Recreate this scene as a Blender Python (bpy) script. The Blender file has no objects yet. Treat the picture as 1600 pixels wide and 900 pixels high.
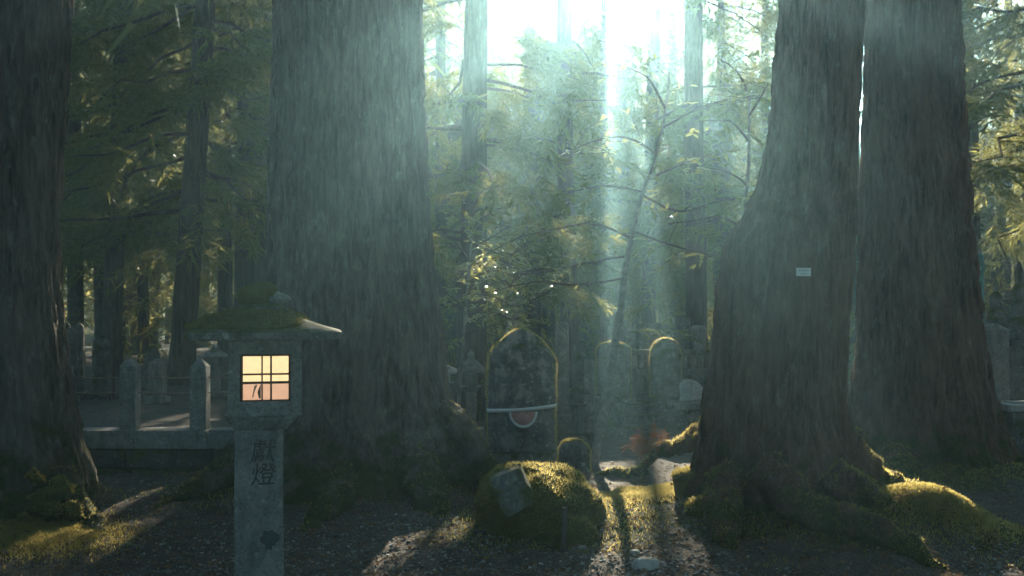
import bpy, bmesh, math, random
import numpy as np
from mathutils import Vector

# ------------------------------------------------------------------ camera, sky, sun, exposure
SC = bpy.context.scene
COL = SC.collection
R = math.radians
F = 35.0 / 36.0 * 1600.0            # focal length in photograph pixels
HOR, CAMZ = 490.0, 1.5              # horizon row, eye height

cam = bpy.data.cameras.new('camera'); camo = bpy.data.objects.new('camera', cam); COL.objects.link(camo)
camo.location = (0, 0, CAMZ); camo.rotation_euler = (R(90), 0, 0)
cam.lens = 35; cam.sensor_width = 36; cam.shift_y = (HOR - 450) / 1600
cam.clip_start = .05; cam.clip_end = 1000
cam.dof.use_dof = True; cam.dof.focus_distance = 7.2; cam.dof.aperture_fstop = 3.2
SC.camera = camo

SUN_AZ, SUN_EL = R(5.8), R(21.5)
SUN_DIR = np.array([math.sin(SUN_AZ) * math.cos(SUN_EL), math.cos(SUN_AZ) * math.cos(SUN_EL), math.sin(SUN_EL)])
world = bpy.data.worlds.new('World'); SC.world = world; world.use_nodes = True
wn = world.node_tree
sky = wn.nodes.new('ShaderNodeTexSky'); sky.sky_type = 'NISHITA'; sky.sun_disc = False
sky.sun_elevation = SUN_EL; sky.sun_rotation = SUN_AZ; sky.ozone_density = 3.0; sky.air_density = 1.0; sky.dust_density = .6
tint = wn.nodes.new('ShaderNodeMix'); tint.data_type = 'RGBA'; tint.blend_type = 'MULTIPLY'; tint.inputs[0].default_value = 1
tint.inputs[7].default_value = (.56, .90, .96, 1)          # the photograph's cool white balance, the same over the whole sky
wn.links.new(sky.outputs[0], tint.inputs[6]); wn.links.new(tint.outputs[2], wn.nodes['Background'].inputs[0])
wn.nodes['Background'].inputs[1].default_value = .05

sl = bpy.data.lights.new('sun', 'SUN'); slo = bpy.data.objects.new('sun', sl); COL.objects.link(slo)
sl.energy = 5.0; sl.angle = R(.5); sl.color = (1.0, .89, .70)
slo.rotation_euler = Vector(SUN_DIR).to_track_quat('Z', 'Y').to_euler(); slo.location = (0, 0, 30)

vs = SC.view_settings
vs.view_transform = 'Standard'; vs.look = 'None'; vs.gamma = 1; vs.exposure = 2.7
SC.cycles.use_adaptive_sampling = False; SC.cycles.max_bounces = 4; SC.cycles.diffuse_bounces = 2; SC.cycles.glossy_bounces = 1; SC.cycles.transmission_bounces = 2; SC.cycles.transparent_max_bounces = 8; SC.cycles.volume_bounces = 0
SC.cycles.use_denoising = True
SC.cycles.sample_clamp_indirect = 6

HAZE_DENSITY = .0030

rng = np.random.default_rng(7)
random.seed(7)

# ------------------------------------------------------------------ small helpers
def P(px, py, D):
    return np.array([(px - 800) / F * D, D, CAMZ - (py - HOR) / F * D])

def proj(p):
    p = np.atleast_2d(p); y = np.maximum(p[:, 1], .1)
    return 800 + p[:, 0] / y * F, HOR - (p[:, 2] - CAMZ) / y * F

_perm = np.random.default_rng(3).permutation(256); _perm = np.concatenate([_perm, _perm, _perm])
_grad = np.random.default_rng(4).normal(size=(256, 3)); _grad /= np.linalg.norm(_grad, axis=1)[:, None]
def noise(p, seed=0):
    p = np.asarray(p, float) + seed * 17.31
    i = np.floor(p).astype(int); f = p - i; i &= 255
    u = f * f * f * (f * (f * 6 - 15) + 10)
    out = 0
    for dx in (0, 1):
        for dy in (0, 1):
            for dz in (0, 1):
                h = _perm[_perm[_perm[(i[..., 0] + dx) & 255] + ((i[..., 1] + dy) & 255)] + ((i[..., 2] + dz) & 255)]
                g = _grad[h]
                d = g[..., 0] * (f[..., 0] - dx) + g[..., 1] * (f[..., 1] - dy) + g[..., 2] * (f[..., 2] - dz)
                w = (u[..., 0] if dx else 1 - u[..., 0]) * (u[..., 1] if dy else 1 - u[..., 1]) * (u[..., 2] if dz else 1 - u[..., 2])
                out = out + d * w
    return out * 1.5
def fbm(p, o=3, seed=0):
    s = 0; a = 1
    for k in range(o):
        s = s + a * noise(np.asarray(p) * 2 ** k, seed + k); a *= .5
    return s
def sstep(a, b, x):
    t = np.clip((np.asarray(x) - a) / (b - a), 0, 1); return t * t * (3 - 2 * t)

class G:
    """a bag of vertices and faces that becomes one mesh"""
    def __init__(s): s.v = []; s.f = []; s.m = []; s.n = 0
    def add(s, v, f, mi=0):
        v = np.asarray(v, float).reshape(-1, 3); f = np.asarray(f, int)
        s.v.append(v); s.f.append(f + s.n); s.m.append(np.full(len(f), mi)); s.n += len(v); return s
    def verts(s): return np.concatenate(s.v)
    def mesh(s, name, smooth=True, sharp=None):
        v = np.concatenate(s.v); me = bpy.data.meshes.new(name)
        tot = np.concatenate([np.full(len(f), f.shape[1]) for f in s.f])
        lv = np.concatenate([f.ravel() for f in s.f])
        st = np.concatenate([[0], np.cumsum(tot)[:-1]])
        me.vertices.add(len(v)); me.vertices.foreach_set('co', v.ravel())
        me.loops.add(len(lv)); me.loops.foreach_set('vertex_index', lv.astype(np.int32))
        me.polygons.add(len(tot)); me.polygons.foreach_set('loop_start', st.astype(np.int32))
        me.polygons.foreach_set('loop_total', tot.astype(np.int32))
        me.polygons.foreach_set('material_index', np.concatenate(s.m).astype(np.int32))
        me.polygons.foreach_set('use_smooth', np.full(len(tot), smooth))
        me.update(calc_edges=True); me.validate()
        if sharp: me.set_sharp_from_angle(angle=R(sharp))
        return me

def grid_faces(nr, nc, wrap=True):
    r = np.arange(nr - 1)[:, None]; c = np.arange(nc if wrap else nc - 1)[None, :]
    c2 = (c + 1) % nc
    return np.stack([r * nc + c, r * nc + c2, (r + 1) * nc + c2, (r + 1) * nc + c], -1).reshape(-1, 4)

def link(name, me, mats, parent=None):
    o = bpy.data.objects.new(name, me); COL.objects.link(o)
    for m in (mats if isinstance(mats, (list, tuple)) else [mats]): me.materials.append(m)
    if parent: o.parent = parent
    return o

class Thing:
    """an Empty at the thing's base; parts are given in world space unless local=True"""
    def __init__(s, name, label, cat, base, rotz=0, group=None):
        s.o = bpy.data.objects.new(name, None); COL.objects.link(s.o); s.o.empty_display_size = .2
        s.base = np.asarray(base, float); s.o.location = s.base; s.o.rotation_euler = (0, 0, rotz)
        s.o['label'] = label; s.o['category'] = cat; s.o['kind'] = 'thing'
        if group: s.o['group'] = group
    def part(s, name, g, mats, parent=None, local=False, smooth=True, sharp=None, stuff=False, label=None):
        if not local: g.v = [np.asarray(v) - s.base for v in g.v]
        o = link(name, g.mesh(name, smooth, sharp), mats, parent or s.o)
        if stuff: o['kind'] = 'stuff'
        if label: o['label'] = label
        return o
def single(name, g, mats, label, cat, base, group=None, smooth=True, sharp=None):
    g.v = [np.asarray(v) - np.asarray(base) for v in g.v]
    o = link(name, g.mesh(name, smooth, sharp), mats); o.location = base
    o['label'] = label; o['category'] = cat
    if group: o['group'] = group
    return o
def setting(name, g, mats, kind='structure', smooth=True, sharp=None, label=None):
    o = link(name, g.mesh(name, smooth, sharp), mats); o['kind'] = kind
    if label: o['label'] = label
    return o

# ---- shapes
def loft(rows, n=28, e=2.0, amp=0, sc=4, seed=0, closed=True):
    """rows: (z, cx, cy, rx, ry); superellipse exponent e"""
    rows = np.asarray(rows, float); t = np.linspace(0, 2 * np.pi, n, endpoint=False)
    c, s = np.cos(t), np.sin(t)
    ex = np.sign(c) * np.abs(c) ** (2 / e); ey = np.sign(s) * np.abs(s) ** (2 / e)
    v = np.stack([rows[:, 1:2] + rows[:, 3:4] * ex, rows[:, 2:3] + rows[:, 4:5] * ey, np.repeat(rows[:, 0:1], n, 1)], -1)
    if amp: v = v + amp * np.stack([noise(v * sc, seed + k) for k in range(3)], -1) + .4 * amp * np.stack([noise(v * sc * 3, seed + 9 + k) for k in range(3)], -1)
    nr = len(rows); f = grid_faces(nr, n); g = G()
    if closed:
        vv = np.concatenate([v.reshape(-1, 3), v[0].mean(0)[None], v[-1].mean(0)[None]])
        i = np.arange(n); j = (i + 1) % n
        g.add(vv, f); off = nr * n
        g.f.append(np.stack([j, i, np.full(n, off)], 1)); g.m.append(np.zeros(n, int))
        k = (nr - 1) * n
        g.f.append(np.stack([k + i, k + j, np.full(n, off + 1)], 1)); g.m.append(np.zeros(n, int))
    else: g.add(v.reshape(-1, 3), f)
    return g

def smooth_rows(rows, m):
    rows = np.asarray(rows, float); t = np.linspace(0, 1, len(rows)); tt = np.linspace(0, 1, m)
    return np.stack([np.interp(tt, t, rows[:, k]) for k in range(rows.shape[1])], 1)

def xf(g, loc=(0, 0, 0), rz=0, rx=0, ry=0):
    def rot(a, i):
        c, s = math.cos(a), math.sin(a)
        return {0: np.array([[1, 0, 0], [0, c, -s], [0, s, c]]), 1: np.array([[c, 0, s], [0, 1, 0], [-s, 0, c]]), 2: np.array([[c, -s, 0], [s, c, 0], [0, 0, 1]])}[i]
    M = rot(rz, 2) @ rot(ry, 1) @ rot(rx, 0)
    g.v = [v @ M.T + np.asarray(loc) for v in g.v]; return g

def merge(*gs):
    o = G()
    for g in gs:
        base = o.n
        for v in g.v: o.v.append(v)
        for f, m in zip(g.f, g.m): o.f.append(f + base); o.m.append(m)
        o.n += sum(len(v) for v in g.v)
    return o

def sbox(w, d, h, z0=0, bev=.012, cuts=3, amp=.004, seed=0, tw=None, td=None):
    """weathered stone block standing on z0; tw, td: width and depth at the top"""
    bm = bmesh.new(); bmesh.ops.create_cube(bm, size=1)
    for v in bm.verts:
        top = v.co.z > 0
        v.co.x *= (tw if (tw is not None and top) else w); v.co.y *= (td if (td is not None and top) else d); v.co.z = z0 + h * (v.co.z + .5)
    if bev: bmesh.ops.bevel(bm, geom=bm.edges[:], offset=bev, segments=2, affect='EDGES', profile=.6)
    if cuts:
        le = [e for e in bm.edges if e.calc_length() > 2.2 * max(bev, .01)]
        bmesh.ops.subdivide_edges(bm, edges=le, cuts=cuts, use_grid_fill=True)
    bmesh.ops.triangulate(bm, faces=bm.faces[:])
    v = np.array([x.co[:] for x in bm.verts]); f = np.array([[q.index for q in x.verts] for x in bm.faces]); bm.free()
    if amp:
        v = v + amp * np.stack([fbm(v * 7, 2, seed + k) for k in range(3)], -1) + amp * .5 * np.stack([noise(v * 31, seed + k + 5) for k in range(3)], -1)
    return G().add(v, f)

def tube(pts, rad, n=10, amp=0, sc=6, seed=0, sub=6):
    pts = np.asarray(pts, float); rad = np.asarray(rad, float)
    t = np.arange(len(pts)); tt = np.linspace(0, len(pts) - 1, (len(pts) - 1) * sub + 1)
    p = catmull(pts, tt); r = np.interp(tt, t, rad)
    d = np.gradient(p, axis=0); d /= np.linalg.norm(d, axis=1)[:, None] + 1e-9
    ref = np.array([0, 0, 1.]) if abs(d[:, 2]).mean() < .8 else np.array([1., 0, 0])
    a = np.cross(d, ref); a /= np.linalg.norm(a, axis=1)[:, None] + 1e-9; b = np.cross(d, a)
    th = np.linspace(0, 2 * np.pi, n, endpoint=False)
    v = p[:, None] + r[:, None, None] * (np.cos(th)[None, :, None] * a[:, None] + np.sin(th)[None, :, None] * b[:, None])
    if amp: v = v + amp * np.stack([fbm(v * sc, 2, seed + k) for k in range(3)], -1)
    v = np.concatenate([v.reshape(-1, 3), p[:1], p[-1:]]); nr = len(p); g = G(); g.add(v, grid_faces(nr, n))
    i = np.arange(n); j = (i + 1) % n; k = (nr - 1) * n
    g.f += [np.stack([j, i, np.full(n, nr * n)], 1), np.stack([k + i, k + j, np.full(n, nr * n + 1)], 1)]; g.m += [np.zeros(n, int)] * 2
    return g
def catmull(pts, tt):
    n = len(pts); i = np.clip(np.floor(tt).astype(int), 0, n - 2); f = (tt - i)[:, None]
    p0, p1, p2, p3 = pts[np.clip(i - 1, 0, n - 1)], pts[i], pts[i + 1], pts[np.clip(i + 2, 0, n - 1)]
    return .5 * (2 * p1 + (p2 - p0) * f + (2 * p0 - 5 * p1 + 4 * p2 - p3) * f ** 2 + (3 * p1 - p0 - 3 * p2 + p3) * f ** 3)

def tri_sample(g, n, rg, minz=-2.0):
    """random points and normals on a bag's surface whose normal z is above minz"""
    v = g.verts(); T = []
    for f in g.f:
        T.append(f[:, :3])
        if f.shape[1] == 4: T.append(f[:, [0, 2, 3]])
    T = np.concatenate(T); a, b, c = v[T[:, 0]], v[T[:, 1]], v[T[:, 2]]
    cr = np.cross(b - a, c - a); ar = np.linalg.norm(cr, axis=1); nn = cr / (ar[:, None] + 1e-12)
    w = ar * (nn[:, 2] > minz); w = w / w.sum(); k = rg.choice(len(T), n, p=w)
    r1, r2 = np.sqrt(rg.random(n)), rg.random(n)
    p = a[k] * (1 - r1)[:, None] + b[k] * (r1 * (1 - r2))[:, None] + c[k] * (r1 * r2)[:, None]
    return p, nn[k]

def blades(p, nrm, h, w, rg, lean=.6):
    """tiny moss shoots: one narrow triangle each"""
    n = len(p); d = nrm + lean * rg.normal(size=(n, 3)); d[:, 2] += .25; d /= np.linalg.norm(d, axis=1)[:, None]
    s = np.cross(d, rg.normal(size=(n, 3))); s /= np.linalg.norm(s, axis=1)[:, None] + 1e-9
    hh = h * (.5 + rg.random(n))[:, None]; ww = w * (.6 + .8 * rg.random(n))[:, None]
    b = p - nrm * h * .15
    v = np.stack([b - s * ww, b + s * ww, b + d * hh], 1).reshape(-1, 3)
    return G().add(v, np.arange(3 * n).reshape(-1, 3))

# ------------------------------------------------------------------ materials
class M:
    def __init__(s, name):
        s.m = bpy.data.materials.new(name); s.m.use_nodes = True; s.nt = s.m.node_tree
        s.b = s.nt.nodes['Principled BSDF']; s.out = s.nt.nodes['Material Output']
    def n(s, t, **k):
        x = s.nt.nodes.new('ShaderNode' + t)
        for a, v in k.items():
            if a.startswith('i_'):
                key = a[2:]; x.inputs[int(key) if key.isdigit() else key.replace('_', ' ')].default_value = v
            else: setattr(x, a, v)
        return x
    def l(s, a, b): s.nt.links.new(a, b)
    def pos(s, scale=(1, 1, 1)):
        g = s.n('NewGeometry'); mp = s.n('Mapping'); mp.inputs['Scale'].default_value = scale
        s.l(g.outputs['Position'], mp.inputs['Vector']); return mp.outputs[0]
    def noise(s, vec, scale, detail=5, rough=.6):
        t = s.n('TexNoise'); t.inputs['Scale'].default_value = scale; t.inputs['Detail'].default_value = detail; t.inputs['Roughness'].default_value = rough
        s.l(vec, t.inputs['Vector']); return t.outputs['Fac']
    def ramp(s, fac, stops):
        r = s.n('ValToRGB'); cr = r.color_ramp
        while len(cr.elements) < len(stops): cr.elements.new(.5)
        for e, (p, c) in zip(cr.elements, stops):
            e.position = p; e.color = (*c, 1) if len(c) == 3 else c
        s.l(fac, r.inputs[0]); return r.outputs[0]
    def mix(s, fac, a, b):
        x = s.n('Mix', data_type='RGBA')
        for v, i in ((fac, 0), (a, 6), (b, 7)):
            if hasattr(v, 'links'): s.l(v, x.inputs[i])
            else: x.inputs[i].default_value = v if i == 0 else (*v, 1)
        return x.outputs[2]
    def math(s, op, a, b=None, c=None):
        x = s.n('Math', operation=op)
        for i, v in enumerate((a, b, c)):
            if v is None: continue
            if hasattr(v, 'links'): s.l(v, x.inputs[i])
            else: x.inputs[i].default_value = v
        return x.outputs[0]
    def bump(s, h, strength=.5, dist=.01):
        b = s.n('Bump'); b.inputs['Strength'].default_value = strength; b.inputs['Distance'].default_value = dist
        s.l(h, b.inputs['Height']); s.l(b.outputs[0], s.b.inputs['Normal'])
    def done(s, col, rough=.9, spec=.3):
        if hasattr(col, 'links'): s.l(col, s.b.inputs['Base Color'])
        else: s.b.inputs['Base Color'].default_value = (*col, 1)
        s.b.inputs['Roughness'].default_value = rough; s.b.inputs['Specular IOR Level'].default_value = spec
        return s.m

MOSS_D, MOSS_L = (.022, .032, .010), (.085, .095, .028)

def mat_bark(name, dark, light, lichen=.5, moss_z=1.0):
    m = M(name); v = m.pos((1, 1, .09)); v2 = m.pos((1, 1, .35)); v3 = m.pos()
    fib = m.noise(m.pos((1, 1, .13)), 24, 7, .7); big = m.noise(v2, 3, 4); fl = m.noise(m.pos((1, 1, .4)), 15, 7, .72)
    c = m.ramp(fib, [(.3, dark), (.7, light)])
    c = m.mix(m.math('MULTIPLY', m.ramp(big, [(.42, (0, 0, 0)), (.62, (1, 1, 1))]), .35), c, tuple(x * 1.5 for x in light))
    c = m.mix(m.math('MULTIPLY', m.ramp(fl, [(.55, (0, 0, 0)), (.70, (1, 1, 1))]), lichen), c, (.30, .285, .24))
    # moss grows low on the trunk
    g = m.n('NewGeometry'); sp = m.n('SeparateXYZ'); m.l(g.outputs['Position'], sp.inputs[0])
    low = m.math('MULTIPLY_ADD', sp.outputs['Z'], -1 / moss_z, 1.0)
    mf = m.math('ADD', m.math('MULTIPLY', low, .75), m.math('MULTIPLY_ADD', m.noise(v3, 5, 5), 1.6, -.8))
    mf = m.ramp(mf, [(.25, (0, 0, 0)), (.6, (1, 1, 1))])
    c = m.mix(mf, c, m.ramp(m.noise(v3, 30, 4), [(.3, MOSS_D), (.75, MOSS_L)]))
    m.bump(m.math('ADD', fib, m.math('MULTIPLY', m.noise(v3, 60, 3), .25)), 1.0, .05)
    return m.done(c, .95, .15)

def mat_stone(name, a, b, moss=.5, lichen=.4, scale=1.0, blotch=0):
    m = M(name); v = m.pos()
    c = m.ramp(m.noise(v, 9 * scale, 6, .65), [(.3, a), (.7, b)])
    c = m.mix(m.math('MULTIPLY', m.ramp(m.noise(v, 60, 3), [(.5, (0, 0, 0)), (.62, (1, 1, 1))]), .45), c, tuple(x * .45 for x in a))
    c = m.mix(m.math('MULTIPLY', m.ramp(m.noise(v, 22, 3), [(.6, (0, 0, 0)), (.65, (1, 1, 1))]), lichen), c, (.42, .44, .38))
    if blotch: c = m.mix(m.math('MULTIPLY', m.ramp(m.noise(v, 6.5, 4, .55), [(.52, (0, 0, 0)), (.62, (1, 1, 1))]), blotch), c, (.30, .27, .235))
    st = m.noise(m.pos((1, 1, .15)), 14, 4)
    c = m.mix(m.math('MULTIPLY', m.ramp(st, [(.5, (0, 0, 0)), (.7, (1, 1, 1))]), .45), c, tuple(x * .4 for x in a))
    g = m.n('NewGeometry'); sp = m.n('SeparateXYZ'); m.l(g.outputs['Normal'], sp.inputs[0])
    mf = m.math('ADD', m.math('MULTIPLY', sp.outputs['Z'], .45), m.math('MULTIPLY_ADD', m.noise(v, 6, 5), 2.0, -1.35 + moss))
    mf = m.ramp(mf, [(.2, (0, 0, 0)), (.55, (1, 1, 1))])
    c = m.mix(mf, c, m.ramp(m.noise(v, 40, 3), [(.3, MOSS_D), (.75, (.11, .12, .035))]))
    m.bump(m.noise(v, 70, 6, .7), .5, .012)
    return m.done(c, .9, .25)

def mat_moss(name, d=MOSS_D, l=MOSS_L, blade=False):
    m = M(name); v = m.pos()
    c = m.ramp(m.noise(v, 14, 5), [(.3, d), (.7, l)])
    m.done(c, .95, .1)
    tr = m.n('BsdfTranslucent'); tr.inputs[0].default_value = (.64, .52, .18, 1); ms = m.n('MixShader'); ms.inputs[0].default_value = .5 if blade else .15
    m.bump(m.noise(v, 120, 4), .8, .01)
    m.l(m.b.outputs[0], ms.inputs[1]); m.l(tr.outputs[0], ms.inputs[2]); m.l(ms.outputs[0], m.out.inputs[0])
    return m.m

def mat_leaf(name, a, b, trans, tl=.5, rough=.5, spec=.5):
    m = M(name); g = m.n('NewGeometry')
    c = m.mix(g.outputs['Random Per Island'], a, b)
    m.done(c, rough, spec)
    tr = m.n('BsdfTranslucent')
    m.l(m.mix(g.outputs['Random Per Island'], tuple(x * .7 for x in trans), trans), tr.inputs[0])
    ms = m.n('MixShader'); ms.inputs[0].default_value = tl
    m.l(m.b.outputs[0], ms.inputs[1]); m.l(tr.outputs[0], ms.inputs[2]); m.l(ms.outputs[0], m.out.inputs[0])
    return m.m

def mat_plain(name, col, var=.25, rough=.85, spec=.3, sc=20):
    m = M(name); c = m.ramp(m.noise(m.pos(), sc, 5), [(.25, tuple(x * (1 - var) for x in col)), (.75, tuple(min(1, x * (1 + var)) for x in col))])
    m.bump(m.noise(m.pos(), sc * 4, 4), .3, .005)
    return m.done(c, rough, spec)

BARK = mat_bark('cedar_bark', (.026, .02, .017), (.21, .168, .138), .6, 1.0)
BARK2 = mat_bark('cedar_bark_red', (.028, .017, .013), (.21, .122, .09), .35, .8)
BARKF = mat_bark('forest_bark', (.04, .032, .026), (.14, .11, .09), .25, .6)
STONE = mat_stone('granite', (.17, .162, .148), (.30, .288, .26), .15, .38)
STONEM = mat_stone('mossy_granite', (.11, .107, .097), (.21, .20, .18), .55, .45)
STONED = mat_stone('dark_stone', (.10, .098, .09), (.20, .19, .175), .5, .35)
WALLST = mat_stone('dark_wall_stone', (.045, .044, .04), (.10, .097, .088), .6, .2)  # wall face stone, darker all over than the other stones
STONEL = mat_stone('lichened_stone', (.10, .094, .085), (.20, .185, .165), .35, .55, 1, .8)
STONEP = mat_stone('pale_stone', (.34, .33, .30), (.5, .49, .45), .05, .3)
MOSS = mat_moss('moss'); MOSSB = mat_moss('moss_shoots', (.045, .055, .014), (.16, .155, .04), True)
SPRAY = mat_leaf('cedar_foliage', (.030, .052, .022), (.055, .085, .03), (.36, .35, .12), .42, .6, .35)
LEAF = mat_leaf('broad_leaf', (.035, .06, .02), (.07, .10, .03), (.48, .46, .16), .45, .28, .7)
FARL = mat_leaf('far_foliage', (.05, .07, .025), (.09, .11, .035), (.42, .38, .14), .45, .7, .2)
TWIG = mat_leaf('dead_twig', (.12, .055, .03), (.20, .09, .045), (.30, .13, .06), .35, .8, .2)
WOOD = mat_plain('weathered_wood', (.11, .085, .065), .4, .85, .2, 30)
PALEWOOD = mat_plain('pale_bark', (.20, .175, .15), .45, .85, .2, 18)
LATTICE = mat_plain('lattice_wood', (.075, .045, .03), .3, .8, .2, 60)
CLOTHW = mat_plain('white_cloth', (.72, .72, .68), .1, .9, .1, 40)
CLOTHR = mat_plain('red_cloth', (.52, .27, .23), .3, .95, .1, 50)
CARVE = mat_plain('carved_patina', (.055, .055, .05), .4, .95, .1, 60)  # dark patina of the inscription strokes
WIRE = mat_plain('wire_rope', (.20, .15, .11), .3, .6, .4, 80)
BRONZE = mat_plain('verdigris_bronze', (.10, .20, .17), .35, .6, .4, 25)
LITTER = mat_leaf('fallen_leaves', (.10, .06, .035), (.24, .16, .09), (.25, .15, .06), .25, .8, .3)

def mat_gravel():
    m = M('gravel_stone'); g = m.n('NewGeometry')
    c = m.ramp(g.outputs['Random Per Island'], [(0, (.07, .068, .063)), (.5, (.17, .165, .15)), (.85, (.27, .26, .24)), (1, (.45, .44, .41))])
    c = m.mix(m.math('MULTIPLY', m.noise(m.pos(), 120, 3), .35), c, (.08, .075, .06))
    return m.done(c, .8, .35)
GRAVEL = mat_gravel()

def mat_ground():
    m = M('forest_floor'); v = m.pos()
    at = m.n('Attribute', attribute_name='moss')
    soil = m.ramp(m.noise(v, 7, 8, .7), [(.3, (.035, .026, .019)), (.55, (.085, .067, .05)), (.75, (.15, .13, .10))])
    soil = m.mix(m.math('MULTIPLY', m.ramp(m.noise(v, 75, 3), [(.52, (0, 0, 0)), (.6, (1, 1, 1))]), .7), soil, (.19, .18, .16))
    ms = m.ramp(m.noise(v, 22, 6), [(.3, MOSS_D), (.75, MOSS_L)])
    f = m.ramp(m.math('ADD', at.outputs['Fac'], m.math('MULTIPLY_ADD', m.noise(v, 4, 6, .7), 1.4, -.7)), [(.35, (0, 0, 0)), (.6, (1, 1, 1))])
    m.bump(m.noise(v, 45, 8, .75), .9, .03)
    return m.done(m.mix(f, soil, ms), .95, .15)
GROUND = mat_ground()

def mat_glow(name, col, st):
    m = M(name); e = m.n('Emission'); e.inputs[1].default_value = st
    c = m.ramp(m.noise(m.pos(), 30, 4), [(.3, tuple(x * .86 for x in col)), (.7, col)]); m.l(c, e.inputs[0])
    m.l(e.outputs[0], m.out.inputs[0]); return m.m
PAPER_HI = mat_glow('lit_paper', (1.0, .72, .37), .20)
PAPER_LO = mat_glow('lit_paper_lower', (.98, .58, .36), .13)

# ------------------------------------------------------------------ light gaps: rays of sun that really reach the floor
GAPS = [(P(1450, 815, 6.6), .5), (P(1400, 775, 7.3), .2), (P(1020, 785, 7.6), .34), (P(1085, 775, 7.1), .2), (P(60, 852, 6.5), .2),
        (P(345, 668, 9.0), .12), (P(213, 620, 9.0), .08), (P(1050, 885, 5.85), .22), (P(815, 515, 10.2), .2), (P(764, 585, 10.2), .14), (P(869, 585, 10.2), .14), (P(1340, 480, 9.4), .35), (P(1340, 250, 9.4), .3),
        (P(1040, 530, 12.5), .3), (P(850, 710, 6.8), .15), (P(1040, 700, 8.2), .35), (P(1545, 890, 5.9), .25), (P(1590, 628, 10.4), .3), (P(700, 580, 14.6), .2),
        (P(1122, 520, 7.2), .25), (P(660, 130, 8.8), .25), (P(900, 690, 9.4), .2), (P(1580, 740, 9.5), .25), (P(985, 640, 12.0), .25), (P(1000, 60, 8), .38), (P(940, 100, 8), .28), (P(1070, 40, 8), .3), (P(860, 120, 8), .32), (P(800, 60, 7.5), .28), (P(720, 120, 7), .26), (P(1150, 100, 7), .28), (P(620, 40, 7), .28), (P(1020, 250, 7), .25), (P(1100, 170, 8), .25), (P(900, 10, 8), .3), (P(550, 10, 7.5), .3), (P(470, 60, 7.5), .22), (P(1450, 60, 8), .28), (P(1420, 160, 8), .25),
        # sun on the nearer foliage
        (P(900, 425, 10), .3), (P(1090, 325, 9.6), .3), (P(770, 440, 11), .25), (P(1150, 180, 9.4), .35), (P(930, 220, 9.7), .3), (P(1560, 300, 16), .6), (P(1590, 200, 15.5), .5), (P(1540, 430, 18), .5), (P(1115, 480, 23), .6),
        (P(240, 260, 15.5), .25), (P(130, 330, 17), .3), (P(115, 375, 17), .22), (P(320, 330, 17), .2), (P(290, 190, 15), .22), (P(145, 120, 17), .25), (P(700, 120, 15), .3), (P(690, 60, 15), .25), (P(780, 250, 14.5), .25), (P(690, 390, 12), .2), (P(950, 330, 17), .4), (P(1010, 460, 22), .4), (P(1060, 420, 18), .3), (P(820, 60, 16), .4), (P(760, 170, 15), .25)]
NFLOOR = 24                                     # the first ones reach the floor and the stones, the rest the air and foliage
GA = np.array([g[0] for g in GAPS]); GR = np.array([g[1] for g in GAPS])
def in_gap(p, extra=.12, only=None):
    out = np.zeros(len(p), bool)
    for a, r in zip(GA[:only], GR[:only]):
        d = p - a; t = d @ SUN_DIR; q = d - t[:, None] * SUN_DIR
        out |= (t > .4) & ((q * q).sum(1) < (r + extra) ** 2)
    return out

# ------------------------------------------------------------------ ground
MOUNDS = [(-1.5, 8.6, .22, 1.3, 1.1), (-3.9, 7.3, .2, .9, .8), (2.05, 6.9, .26, 1.0, .95), (3.9, 9.1, .2, 1.1, .9), (.85, 7.4, .06, .5, .6), (1.6, 7.75, .14, .4, .6), (2.78, 6.6, .17, .36, .3), (.3, 6.9, .06, .8, .8), (2.9, 6.55, .05, .5, .4), (-3.1, 6.5, .05, .5, .4)]
def height(x, y):
    x = np.asarray(x, float); y = np.asarray(y, float); p = np.stack([x, y, 0 * x], -1)
    h = .035 * fbm(p * .9, 3, 2) + .012 * fbm(p * 5, 2, 4)
    for a, b, m, sx, sy in MOUNDS: h = h + m * np.exp(-((x - a) / sx) ** 2 - ((y - b) / sy) ** 2)
    far = sstep(48, 130, np.hypot(x, y)) * sstep(20, 50, y)
    h = h + far * (5 + 7 * sstep(15, -45, x) + 3 * sstep(30, 70, x)) + far * 1.5 * fbm(p * .05, 3, 8)
    return h
def H(x, y): return float(height(np.array([x]), np.array([y]))[0])

def build_ground():
    def axis(lo, hi, c, n, k):
        t = np.linspace(-1, 1, n); s = np.sinh(k * t) / math.sinh(k)
        return np.where(s < 0, c + s * (c - lo), c + s * (hi - c))
    xs = axis(-150, 150, .3, 230, 5.2); ys = axis(-40, 210, 7.2, 250, 5.2)
    X, Y = np.meshgrid(xs, ys); Z = height(X, Y)
    g = G().add(np.stack([X, Y, Z], -1).reshape(-1, 3), grid_faces(len(ys), len(xs), False))
    mo = .15 * np.ones_like(X)
    for a, b, m, sx, sy in MOUNDS: mo = np.maximum(mo, 1.0 * np.exp(-((X - a) / (sx * 1.15)) ** 2 - ((Y - b) / (sy * 1.15)) ** 2))
    mo = np.maximum(mo, sstep(14, 30, Y) * .8); mo = np.where((Y < 6.2) & (X > -2.6) & (X < 1.6), mo * .4, mo)
    o = setting('ground', g, GROUND)
    at = o.data.attributes.new('moss', 'FLOAT', 'POINT'); at.data.foreach_set('value', mo.ravel().astype(np.float32))
build_ground()

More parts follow.
